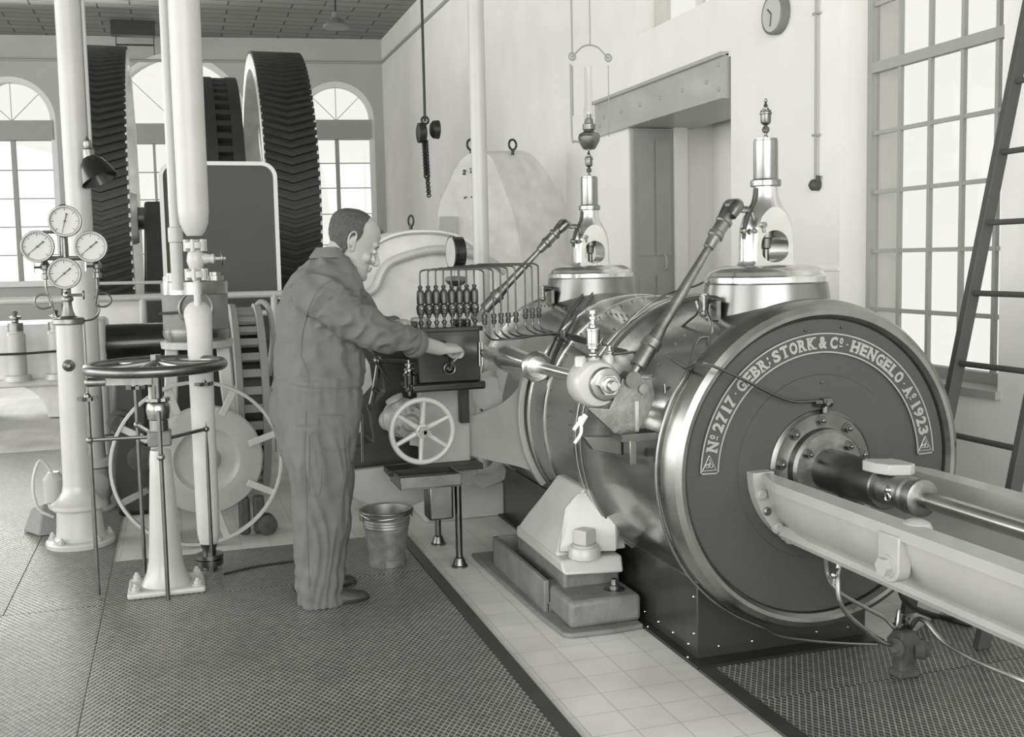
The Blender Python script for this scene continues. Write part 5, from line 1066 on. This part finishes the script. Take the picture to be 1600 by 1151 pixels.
# white pole and gauge
tag(MB().lathe((1.712, 6.0, 0), (0, 0, 1), [(.001, .07), (.02, .07), (.03, .046), (ZC-.02, .047)], 24).build('pole', 'pipe_white', loc=(1.712, 6, 0), ang=25), 'thin white vertical pole rising to the ceiling right of the housing', 'pole')
ge = thing('side_gauge', at(711, 395, 1, 5.6), 'round gauge seen nearly edge on above the row of sight glasses', 'gauge')
c = at(713, 395, 1, 5.6); d = V((-1, -.06, 0)).normalized()
MB().lathe(c-d*.03, d, [(0, .02), (0, .088), (.045, .088), (.05, .094), (.062, .094), (.064, .085), (.055, .083)], 40, cap=False).build('case', 'black_gloss', ge, ang=25)
MB().lathe(c-d*.03, d, [(.05, .001), (.0635, .001), (.0635, .083), (.05, .083)], 40).build('dial', 'dial_white', ge)
MB().cyl(c+V((0, 0, -.09)), c+V((0, 0, -.16)), .012, n=10).build('stem', 'steel_dark', ge)
MB().lathe(at(713, 447, 1, 5.6), (0, 0, 1), [(0, .02), (.01, .045), (.03, .062), (.05, .055), (.055, .03)], 24).build('bowl', 'steel_dark', ge)
MB().cyl(at(713, 447, 1, 5.6), at(713, 447, 1, 5.6)+V((0, 0, -.45)), .014, n=10).build('stem', 'steel_dark', ge)

# tall white hood with the "2 2" marks, against the wall
gh = thing('generator_hood', (2.75, 9.4, 0), 'tall white arched hood with eye bolts standing against the right wall', 'machine hood')
def hood(y, s_=1):
    x0, hw, zt = 2.64, .50, 2.43
    return [V((x0+hw*s_, y, .02))]+[V((x0+hw*s_*(cos(t) if abs(cos(t)) < 2 else 0), y, 1.3+(zt-1.3)*(sin(t)**.9)*s_)) for t in [pi*i/36 for i in range(37)]]+[V((x0-hw*s_, y, .02))]
def hood2(xa, s=1):
    # profile in the YZ plane swept along X would be the side; keep face towards the viewer
    return None
YY0, YY1 = 9.0, 9.55
fa = [V((x, y, z)) for x, y, z in []]
F0 = [at(x, y, 1, 8.9) for x, y in ((685, 420), (685, 330), (700, 290), (712, 262), (728, 243), (748, 237), (765, 243), (775, 262), (790, 300), (805, 345), (818, 420))]
def dn_(P): return [V((P[0].x-.02, P[0].y, .02))]+P+[V((P[-1].x+.12, P[-1].y, .02))]
F0 = dn_(spline(F0, 3))
F1 = [at(x, y, 1, 9.35) for x, y in ((700, 420), (700, 330), (712, 290), (722, 262), (738, 243), (790, 236), (822, 237), (845, 256), (868, 292), (888, 340), (908, 420))]
F1 = dn_(spline(F1, 3))
F0i = [V((p.x, p.y+.0, p.z)) for p in F0]
MB().ring_stack([F0i, F1]).build('hood', 'white_paint', gh, ang=30)
for x in (736, 801):
    c = at(x, 226, 1, 9.0 if x < 760 else 9.1); MB().torus(c, (.5, -1, 0), .045, .010, 20, 8).cyl(c-V((0, 0, .045)), c-V((0, 0, .09)), .014, n=8).build('eye_bolt', 'black_iron', gh)
def mark2(c, s):
    m_ = MB().tube([c+V((-.3*s, 0, .65*s)), c+V((-.1*s, 0, .95*s)), c+V((.25*s, 0, .9*s)), c+V((.3*s, 0, .6*s)), c+V((-.05*s, 0, .3*s)), c+V((-.3*s, 0, 0)), c+V((.35*s, 0, 0))], .006, 6, 3); return m_
for x, y in ((726, 268), (737, 265)): pass
for x, y in ((725.5, 272), (737, 269)): mark2(at(x, y, 1, 8.893), .035).build('number_mark', 'dark_board', gh)
for x, y in ((727, 309.5), (738, 308)): MB().tube([at(x-2, y, 1, 8.89), at(x+2, y-2, 1, 8.89)], .007, 6, 0).build('latch', 'dark_board', gh)
MB().prism([at(x, y, 1, 8.87) for x, y in ((688, 338), (716, 338), (716, 420), (686, 420))], (.0, .02, 0)).build('dark_panel', 'light_grey_paint', gh)

# chain hoist
ch = thing('chain_hoist', at(668, 305, 1, 9), 'black chain hoist hanging on a rope in front of the right wall', 'hoist')
MB().cyl(at(664, 190, 1, 9), V((at(660, 22, 1, 9).x, 9, ZC-.01)), .012, n=8).build('rope', 'black_iron', ch)
c = at(664, 204, 1, 9)
MB().lathe(c+V((-.03, 0, -.02)), (1, 0, 0), [(-.04, .05), (-.03, .085), (.03, .085), (.04, .05)], 20).lathe(c+V((.05, 0, .01)), (1, 0, 0), [(0, .05), (.02, .075), (.07, .08), (.08, .05)], 20).build('block', 'black_iron', ch)
MB().torus(at(664, 188, 1, 9), (0, 1, 0), .03, .01, 16, 6).build('hook', 'black_iron', ch)
n = 22
for k in range(n):
    f = k/(n-1); c = at(664+f*3+(2 if k % 2 else 0), 222+f*55, 1, 9); MB().torus(c, (1, 0, 0) if k % 2 else (0, 1, 0), .022, .009, 10, 5).build('chain_link', 'black_iron', ch)
for k in range(9):
    f = k/8; c = at(668+f*2, 280+f*25, 1, 9); MB().torus(c, (1, 0, 0) if k % 2 else (0, 1, 0), .016, .006, 10, 5).build('chain_link', 'black_iron', ch)

# hanging kerosene lamp over the farther bonnet
kl = thing('hanging_lamp', (2.40, 6.0, 2.2), 'glass chimney oil lamp hanging in a thin wire frame above the farther bonnet', 'lamp')
c = V((2.40, 6.0, 2.14))
MB().lathe(c, (0, 0, 1), [(0, .02), (.004, .036), (.02, .046), (.05, .062), (.075, .066), (.095, .058), (.105, .036), (.115, .03), (.12, .038), (.15, .038), (.155, .028), (.18, .024), (.185, .016), (.21, .014)], 32).build('font', 'steel_worn', kl, ang=25)
MB().lathe(c+V((0, 0, .17)), (0, 0, 1), [(0, .024), (.03, .03), (.06, .03), (.10, .023), (.32, .021)], 28, cap=False).build('chimney', 'lamp_glass', kl)
fr_ = MB(); L, Rr = -.10, .13
fr_.tube([c+V((.06, 0, .06)), c+V((-.02, 0, .045)), c+V((L+.01, 0, .05)), c+V((L-.01, 0, .08)), c+V((L-.012, 0, .5))], .0065, 8, 2).tube([c+V((L, 0, .2)), c+V((L, 0, .49))], .004, 6, 0).tube([c+V((Rr, 0, .08)), c+V((Rr, 0, .5))], .003, 6, 0).tube([c+V((L, 0, .54)), c+V((-.04, 0, .60)), c+V((.015, 0, .615)), c+V((.07, 0, .60)), c+V((Rr, 0, .54))], .005, 8, 4)
fr_.tube([c+V((.015, 0, .61)), V((c.x+.015, 6.0, ZC-.01))], .004, 6, 0).tube([c+V((L, 0, .56)), V((c.x+L-.01, 6.0, ZC-.01))], .006, 6, 0)
fr_.build('wire_frame', 'frame_grey', kl)
for x in (L, Rr): MB().torus(c+V((x, 0, .545)), (0, 1, 0), .02, .006, 18, 8).sphere(c+V((x, 0, .545)), .009, 8).build('rosette', 'frame_grey', kl)

# wall clock, switch on its conduit, ceiling lamp
ck_ = thing('wall_clock', (XW, 5.58, 2.9), 'round wall clock high on the right wall, cut by the top edge', 'clock')
c = V((XW-.05, 5.75, 3.0)); c = at(1207, 22, 0, XW-.05)
MB().lathe(c+V((.05, 0, 0)), (-1, 0, 0), [(0, .115), (.04, .12), (.055, .118), (.06, .105), (.055, .10)], 40).build('case', 'mid_grey_paint', ck_, ang=25)
MB().lathe(c+V((0, 0, 0)), (-1, 0, 0), [(-.01, .001), (.007, .001), (.007, .102), (-.01, .102)], 36).build('dial', 'dial_white', ck_)
MB().tube([c+V((-.01, 0, 0)), c+V((-.01, .012, -.07))], .003, 6, 0).tube([c+V((-.01, 0, 0)), c+V((-.01, .04, .035))], .004, 6, 0).build('hands', 'dark_board', ck_)
sw = thing('wall_switch', (XW, 5.3, 1.88), 'dark round switch at the lower end of a thin conduit on the right wall', 'switch')
c = at(1274, 289, 0, XW-.02)
MB().lathe(c, (-1, 0, 0), [(-.02, .032), (.02, .032), (.03, .022), (.04, .01)], 20).cyl(c+V((0, -.015, .0)), c+V((0, -.03, .05)), .012, n=8).build('switch_body', 'dark_board', sw)
MB().cyl(c+V((0, 0, .02)), V((c.x, c.y, ZC-.01)), .008, n=8).build('conduit', 'frame_grey', sw)
for z in (.28, .95): MB().box((c.x, c.y, c.z+z), (.02, .05, .012)).build('clip', 'frame_grey', sw)
cl = thing('ceiling_lamp', (2.1, 14, ZC-.3), 'small dark enamel lamp hanging under the ceiling near the end wall', 'lamp')
c = at(525, 44, 1, 14)
MB().lathe(c, (0, 0, 1), [(0, .17), (.03, .165), (.10, .09), (.13, .05), (.2, .045), (.21, .02)], 28).build('shade', 'mid_grey_paint', cl)
MB().cyl(c+V((0, 0, .2)), V((c.x, c.y, ZC-.005)), .012, n=8).build('cord', 'black_iron', cl)
# ================================================================ THE MAN
from mathutils import noise
def bake(ob, sharp=None):
    bpy.context.view_layer.update(); dg = bpy.context.evaluated_depsgraph_get()
    me = bpy.data.meshes.new_from_object(ob.evaluated_get(dg)); ob.modifiers.clear(); ob.data = me
    me.polygons.foreach_set('use_smooth', [True]*len(me.polygons)); return me
def fuse(mb, name, mat, parent, voxel, smooth=2, loc=None):
    ob = mb.build(name, mat, parent, loc=loc)
    r = ob.modifiers.new('r', 'REMESH'); r.mode = 'VOXEL'; r.voxel_size = voxel
    s_ = ob.modifiers.new('s', 'SMOOTH'); s_.factor = .5; s_.iterations = smooth
    bake(ob); return ob
MY = 4.70
def X_(px, y, Y=MY): return at(px, y, 1, Y)
FAC = radians(14); Fd = V((cos(FAC), sin(FAC), 0)); Sd = V((-sin(FAC), cos(FAC), 0))
def ering(c, a, b, u, v, n=28, p=.85):
    # superellipse ring around c in directions u, v
    out = []
    for i in range(n):
        t = 2*pi*i/n; ct, st = cos(t), sin(t)
        out.append(c+u*(a*abs(ct)**p*(1 if ct > 0 else -1))+v*(b*abs(st)**p*(1 if st > 0 else -1)))
    return out
man = None
# --- bare body: one continuous surface
HP = radians(-24); HY_ = radians(5)
Hf0 = V((cos(HY_), sin(HY_), 0)); HL = V((-sin(HY_), cos(HY_), 0))
HF = Hf0*cos(HP)+V((0, 0, 1))*sin(HP); HU = -Hf0*sin(HP)+V((0, 0, 1))*cos(HP)
HO = at(551, 381, 1, 4.70); HS = 1.20
def hd(f, l, u): return HO+(HF*f+HL*l+HU*u)*HS
prof = [(-.118, .076, .035, .020), (-.110, .090, .015, .032), (-.095, .094, -.005, .044), (-.075, .090, -.02, .053), (-.05, .086, -.045, .060), (-.025, .085, -.07, .066), (0, .083, -.088, .070), (.03, .090, -.100, .074), (.06, .090, -.104, .076), (.085, .078, -.097, .070), (.105, .055, -.078, .055), (.118, .028, -.052, .034), (.124, .0, -.03, .012)]
def headring(u, ff, fb, w, n=32, off=0, a0=None, a1=None):
    c = (ff+fb)/2; h = (ff-fb)/2+off; w = w+off; out = []
    rng = [2*pi*i/n for i in range(n)] if a0 is None else [a0+(a1-a0)*i/(n-1) for i in range(n)]
    for t in rng: out.append(hd(c+h*cos(t), w*sin(t)*(1-.10*max(0, cos(t))), u))
    return out
body = MB()
body.ring_stack([headring(*p) for p in prof])
for l in (-.034, .034): body.sphere(hd(.071, l, .024), .016*HS, 12, (1, 1.2, .7))       # brow
body.sphere(hd(.072, 0, .03), .03, 12)
body.tube([hd(.085, 0, .018), hd(.098, 0, -.004), hd(.113, 0, -.028), hd(.108, 0, -.038), hd(.09, 0, -.040)], [.008, .0095, .0115, .0105, .006], 10, 3)
for s_ in (-1, 1):
    body.sphere(hd(.095, s_*.011, -.033), .0085, 10)
    body.sphere(hd(.053, s_*.040, -.032), .026, 12)                                      # cheek
    body.sphere(hd(.069, s_*.033, .004), .013, 10)                                      # eyelid
    # ear
    e0 = lambda f, u, o=0: hd(f-.010, s_*(.070+o), u)
    body.tube([e0(.004, -.030), e0(-.002, .00, .006), e0(-.006, .024, .012), e0(-.018, .034, .016), e0(-.030, .022, .020), e0(-.030, .0, .018), e0(-.020, -.022, .012), e0(-.006, -.036, .006), e0(.003, -.034, .002)], .0052, 8, 3)
    body.tube([e0(-.01, .018, .002), e0(-.016, .0, .004), e0(-.008, -.018, .002)], .009, 8, 2)
body.tube([hd(.088, -.022, -.060), hd(.099, 0, -.056), hd(.088, .022, -.060)], [.004, .006, .004], 8, 2)
body.tube([hd(.086, -.018, -.070), hd(.097, 0, -.068), hd(.086, .018, -.070)], [.004, .0065, .004], 8, 2)
body.sphere(hd(.082, 0, -.098), .020, 12)
nb = X_(514, 418, 4.70)
body.tube([hd(-.03, 0, -.01), hd(-.04, 0, -.06), hd(-.05, 0, -.10), nb, nb+V((-.03, 0, -.08))], [.05, .06, .062, .068, .09], 20, 3)
# trunk and legs (slim, inside the boiler suit)
def tr(y, xl, xr, ry, k=.74, Y=MY):
    a, b = X_(xl, y, Y), X_(xr, y, Y); c = (a+b)/2; return c, (b-a).length/2*k, ry*k
rows = [(722, 448, 548, .165), (690, 436, 554, .19), (650, 424, 560, .205), (610, 424, 564, .195), (585, 429, 567, .182), (550, 430, 571, .19), (512, 432, 572, .20), (478, 437, 570, .215), (448, 450, 563, .215), (424, 466, 553, .18), (408, 482, 546, .13), (396, 494, 538, .085)]
body.ring_stack([ering(*[tr(*r)[0], tr(*r)[1], tr(*r)[2]], Fd, Sd) for r in rows[:-2]])
legs = {'R': (4.60, [(715, 446, 545), (760, 457, 546), (820, 459, 541), (880, 462, 536), (925, 465, 534), (942, 467, 535)]), 'L': (4.86, [(700, 456, 552), (760, 474, 551), (820, 480, 546), (870, 484, 538), (900, 488, 536), (911, 490, 536)])}
for k, (Y, rs) in legs.items():
    P = [(X_(a, y, Y)+X_(b, y, Y))/2 for y, a, b in rs]; body.tube(P+[V((P[-1].x+.0, P[-1].y, .05))], [.085, .075, .055, .05, .042, .038, .035], 14, 1)
# arms
SR, ER, WR = at(505, 462, 1, 4.50), at(592, 520, 1, 4.50), at(690, 545, 1, 4.665)
body.tube([SR, SR.lerp(ER, .5), ER, ER.lerp(WR, .35), ER.lerp(WR, .75), WR], [.055, .050, .044, .046, .036, .031], 16, 3)
SL, EL, WL = at(525, 455, 1, 4.92), at(590, 515, 1, 5.02), at(637, 508, 1, 4.93)
body.tube([SL, SL.lerp(EL, .5), EL, EL.lerp(WL, .4), WL], [.052, .048, .042, .042, .030], 14, 3)
def hand(W, fd, up_, side, curl, th_, s=1.0):
    """palm, four unequal bent fingers and a thumb leaving the side of the palm"""
    fd = fd.normalized(); up_ = (up_-fd*up_.dot(fd)).normalized(); sd = fd.cross(up_)*side
    body.ring_stack([ering(W+fd*d*s, a*s, b*s, sd, up_, 16, .8) for d, a, b in ((-.02, .029, .023), (.015, .034, .021), (.045, .042, .019), (.075, .044, .017), (.092, .042, .014))])
    for i, (o, L) in enumerate(((-.031, .066), (-.0105, .074), (.0105, .069), (.030, .054))):
        K = W+fd*.085*s+sd*o*s; P = [K, ]; ang_ = 0; d = fd; p = K
        for j, (fr, c) in enumerate(zip((.42, .32, .26), curl)):
            ang_ += c; d = fd*cos(ang_)-up_*sin(ang_); p = p+d*L*fr*s; P.append(p)
        body.tube([K-fd*.03*s]+P, [.0088*s, .0095*s, .0088*s, .008*s, .0068*s], 10, 2)
        body.sphere(P[-1], .0067*s, 8)
    T0 = W+fd*.02*s-sd*.03*s
    body.tube([T0, T0+(fd*.030-sd*.020-up_*.012)*s, T0+(fd*.055-sd*.012+up_*-.035)*s+th_*.3*s, T0+(fd*.072+sd*.004-up_*.052)*s+th_*s], [.016*s, .013*s, .0105*s, .008*s], 10, 3)
    body.sphere(T0+(fd*.072+sd*.004-up_*.052)*s+th_*s, .0078*s, 8)
hand(WR, at(722, 542, 1, 4.72)-WR, V((0, -.35, 1)), 1, (radians(38), radians(62), radians(50)), V((.004, 0, -.004)), 1.02)
hand(WL, at(655, 512, 1, 4.98)-WL, V((0, 0, 1)), -1, (radians(15), radians(25), radians(25)), V((0, 0, 0)), .98)
foot = at(505, 945, 2, 0)
man = fuse(body, 'person', 'skin', None, .0042, 4, loc=(foot.x, 4.70, 0))
tag(man, 'man in a worn boiler suit bending over the black box, hand on crank', 'person')
OR[man.name] = V((foot.x, 4.70, 0))
# --- boiler suit
suit = MB()
suit.ring_stack([ering(tr(*r, 1.0)[0], tr(*r, 1.0)[1], tr(*r, 1.0)[2], Fd, Sd, 36) for r in rows])
for k, (Y, rs) in legs.items():
    R_ = []
    for i, (y, a, b) in enumerate(rs):
        A_, B_ = X_(a, y, Y), X_(b, y, Y); R_.append(ering((A_+B_)/2, (B_-A_).length/2, (.125, .115, .108, .10, .096, .096)[i], Fd, Sd, 28))
    suit.ring_stack([[p+V((0, 0, .16)) for p in R_[0]]]+R_)
suit.tube([SR+V((-.04, .04, .0)), SR, SR.lerp(ER, .35)+V((0, 0, -.012)), SR.lerp(ER, .7)+V((0, 0, -.01)), ER+V((0, 0, -.004)), at(625, 528, 1, 4.545), at(652, 536, 1, 4.59)], [.10, .098, .094, .086, .078, .068, .052], 24, 2)
suit.tube([SL+V((-.02, -.04, -.01)), SL.lerp(EL, .5), EL, at(622, 512, 1, 4.96)], [.105, .09, .078, .058], 20, 2)
suit.sphere(SR+V((-.03, .06, .0)), .105, 16).sphere(SL+V((-.03, -.05, .0)), .10, 16)
so = fuse(suit, 'boiler_suit', 'denim', man, .0085, 6)
# folds of the cloth, pushed into the surface
me = so.data; ox = OR[man.name]; N_ = [v.normal.copy() for v in me.vertices]
armdir = (ER-SR).normalized()
for v, nrm in zip(me.vertices, N_):
    p = v.co+ox; z = p.z
    def nz(q, s_=1): return noise.noise(q*s_)
    d = .007*nz(p, 7)+.004*nz(p, 18)
    da = (p-SR).dot(armdir); perp = (p-SR-armdir*da).length
    if z < .85:   # legs: long vertical folds, breaking near the cuff
        a = atan2(p.y-4.7, p.x-ox.x); q = V((p.x*22+nz(p, 3)*2, p.y*22, z*3.0)); k_ = min(1, (.85-z)/.2)
        d += k_*.015*(1-abs(noise.noise(q)*2.2)) - k_*.009
        if z < .26: d += .0035*sin(z*80+nz(p, 5)*5+a*2)*min(1, (.26-z)/.1)
    elif z < 1.0 and not (perp < .12 and da > .05):  # gathers under and over the waist
        q = V((p.x*42, p.y*42, z*5)); k_ = 1-abs(z-.93)/.09; k_ = max(0, k_); d += k_*.009*noise.noise(q)-.007*math.exp(-((z-.945)/.008)**2)
    if perp < .13 and da > .02:   # sleeve: diagonal folds
        q = V((da*16+nz(p, 4), (p-SR).dot(V((0, 0, 1)))*20+da*9, p.y*8)); d += .014*(1-abs(noise.noise(q)*2.4))-.008
    elif z > 1.0:
        q = V((p.x*10+z*9, p.y*9, z*7-p.x*6)); d += .012*(1-abs(noise.noise(q)*2.3))-.007
    v.co += nrm*d
# collar, cuffs, seam, pocket, belt seam
cb = X_(513, 404, 4.70)
co_ = MB(); rings = []
n = 26
for i in range(n):
    t = radians(-205+ (410-82)*i/(n-1)) if False else radians(25+310*i/(n-1)); u = -Fd; dirv = (Fd*cos(t)+Sd*sin(t))
    base = cb+Fd*.012+dirv*(.080+.012*max(0, cos(t)))-V((0, 0, .062))*(max(0, cos(t)))
    base = base+V((0, 0, -.025))*max(0, cos(t)); top = base+V((0, 0, .050))-dirv*.012+Fd*.010; fold = base+dirv*(.014+.02*max(0, cos(t)))+V((0, 0, .004))
    rings.append([base, top-dirv*.004, top+dirv*.004, fold+V((0, 0, .004)), fold, base+dirv*.006])
co_.ring_stack(rings); co_.build('collar', 'denim', so, ang=60, bev=.002)
wr_ = (at(658, 538, 1, 4.60)-at(630, 530, 1, 4.55)).normalized(); cc = at(644, 535, 1, 4.575)
MB().lathe_closed(cc, wr_, [(0, .046), (0, .066), (.012, .068), (.038, .064), (.045, .058), (.045, .044)], 30).build('rolled_cuff', 'denim', so)
def on_suit(px, py):
    """point of the cloth met by this line of sight"""
    r = (fw + rt*((px-PPX)/FPX) + up*((PPY-py)/FPX)).normalized()
    ok, lc, nn, fi = so.ray_cast(CAM-ox, r)
    return (lc+ox, nn) if ok else (None, None)
def seam(pts, name, r=.0022):
    P = []
    for a in spline([V((x, y, 0)) for x, y in pts], 4):
        q, nn = on_suit(a.x, a.y)
        if q: P.append(q+nn*.001)
    if len(P) > 2: MB().tube(P, r, 6, 0).build(name, 'denim', so)
bpy.context.view_layer.update()
seam([(519, 436), (498, 452), (484, 478), (476, 505), (471, 530), (470, 556)], 'seam', .0035)
seam([(470, 556), (480, 580), (482, 600)], 'seam')
seam([(478, 640), (476, 700), (478, 760), (480, 840), (484, 930)], 'seam')
seam([(455, 600), (470, 603), (500, 606), (530, 606), (560, 604)], 'seam', .003)
for k, pts in enumerate((((498, 648), (540, 652), (538, 700), (500, 696), (498, 648)), ((483, 680), (500, 680), (500, 766), (484, 766), (483, 680)))): seam(pts, 'pocket_edge', .0025)
# --- hair
hr = MB(); hrings = []
for (u, ff, fb, w) in [(-.055, .086, -.040, .060), (-.035, .085, -.06, .064), (-.012, .084, -.080, .069), (.010, .086, -.093, .072), (.03, .090, -.100, .074), (.05, .090, -.103, .076), (.07, .085, -.102, .075), (.088, .076, -.095, .069), (.105, .055, -.078, .055), (.116, .032, -.056, .038), (.1235, .002, -.03, .014)]:
    lim = {-.055: 44, -.035: 58, -.012: 74, .010: 90, .03: 96, .05: 94, .07: 92, .088: 98, .105: 108, .116: 122, .1235: 140}[u]
    hrings.append(headring(u, ff, fb, w, 30, .0065, pi-radians(lim), pi+radians(lim)))
nn_ = 30; vs = [p for r in hrings for p in r]; fs = []
for i in range(len(hrings)-1):
    for j in range(nn_-1): a = i*nn_+j; fs.append((a, a+1, a+nn_+1, a+nn_))
hr.add(vs, fs); ho_ = hr.build('hair', 'hair', man)
sb_ = ho_.modifiers.new('s', 'SUBSURF'); sb_.levels = sb_.render_levels = 2
so_ = ho_.modifiers.new('t', 'SOLIDIFY'); so_.thickness = .008; so_.offset = -1
bake(ho_)
for v in ho_.data.vertices: v.co += v.normal*(.0022*noise.noise(v.co*120)+.002*noise.noise(v.co*45))
for s_ in (-1, 1):
    MB().tube([hd(.0885, s_*.016, .021), hd(.0865, s_*.030, .026), hd(.078, s_*.047, .021)], [.0015, .003, .0015], 6, 2).build('eyebrow', 'hair', man)
    MB().sphere(hd(.0765, s_*.033, .001), .0098*HS, 12).build('eye', 'dial_white', man)
# --- shoes
def shoe(hx, hy, ang_, name):
    d = V((cos(ang_), sin(ang_), 0)); s_ = V((-sin(ang_), cos(ang_), 0)); H = V((hx, hy, .008)); sh_ = MB()
    rg = []
    for t, w, h in ((0, .028, .055), (.02, .036, .075), (.06, .038, .085), (.11, .040, .085), (.155, .045, .066), (.20, .049, .050), (.245, .045, .042), (.275, .032, .034), (.288, .014, .024)):
        c = H+d*t; rg.append([c+s_*w*a+V((0, 0, b*h)) for a, b in ((-1, .0), (-1.0, .22), (-.92, .6), (-.55, .95), (0, 1), (.55, .95), (.92, .6), (1.0, .22), (1, .0))])
    sh_.ring_stack(rg); o = sh_.build('shoe', 'shoe', man, ang=60)
    sf = o.modifiers.new('s', 'SUBSURF'); sf.levels = sf.render_levels = 2
    so2 = MB(); out = [H+d*t+s_*w*k for t, w, k in [(0, .030, 1), (.05, .038, 1), (.11, .038, 1), (.2, .052, 1), (.25, .046, 1), (.292, .012, 1), (.292, .012, -1), (.25, .046, -1), (.2, .052, -1), (.11, .038, -1), (.05, .038, -1), (0, .030, -1)]]
    so2.prism(out, (0, 0, .014)); so2.build('sole', 'black_iron', o, bev=.003)
r0, r1 = at(494, 945, 2, 0), at(577, 938, 2, 0); shoe(r1.x-.288, 4.575, radians(6), 'r')
l1 = at(557, 916, 2, 0); shoe(l1.x-.285, 4.835, radians(3), 'l')
print('MAN', HO, WR, foot, r1, l1, at(577, 938, 2, 0))
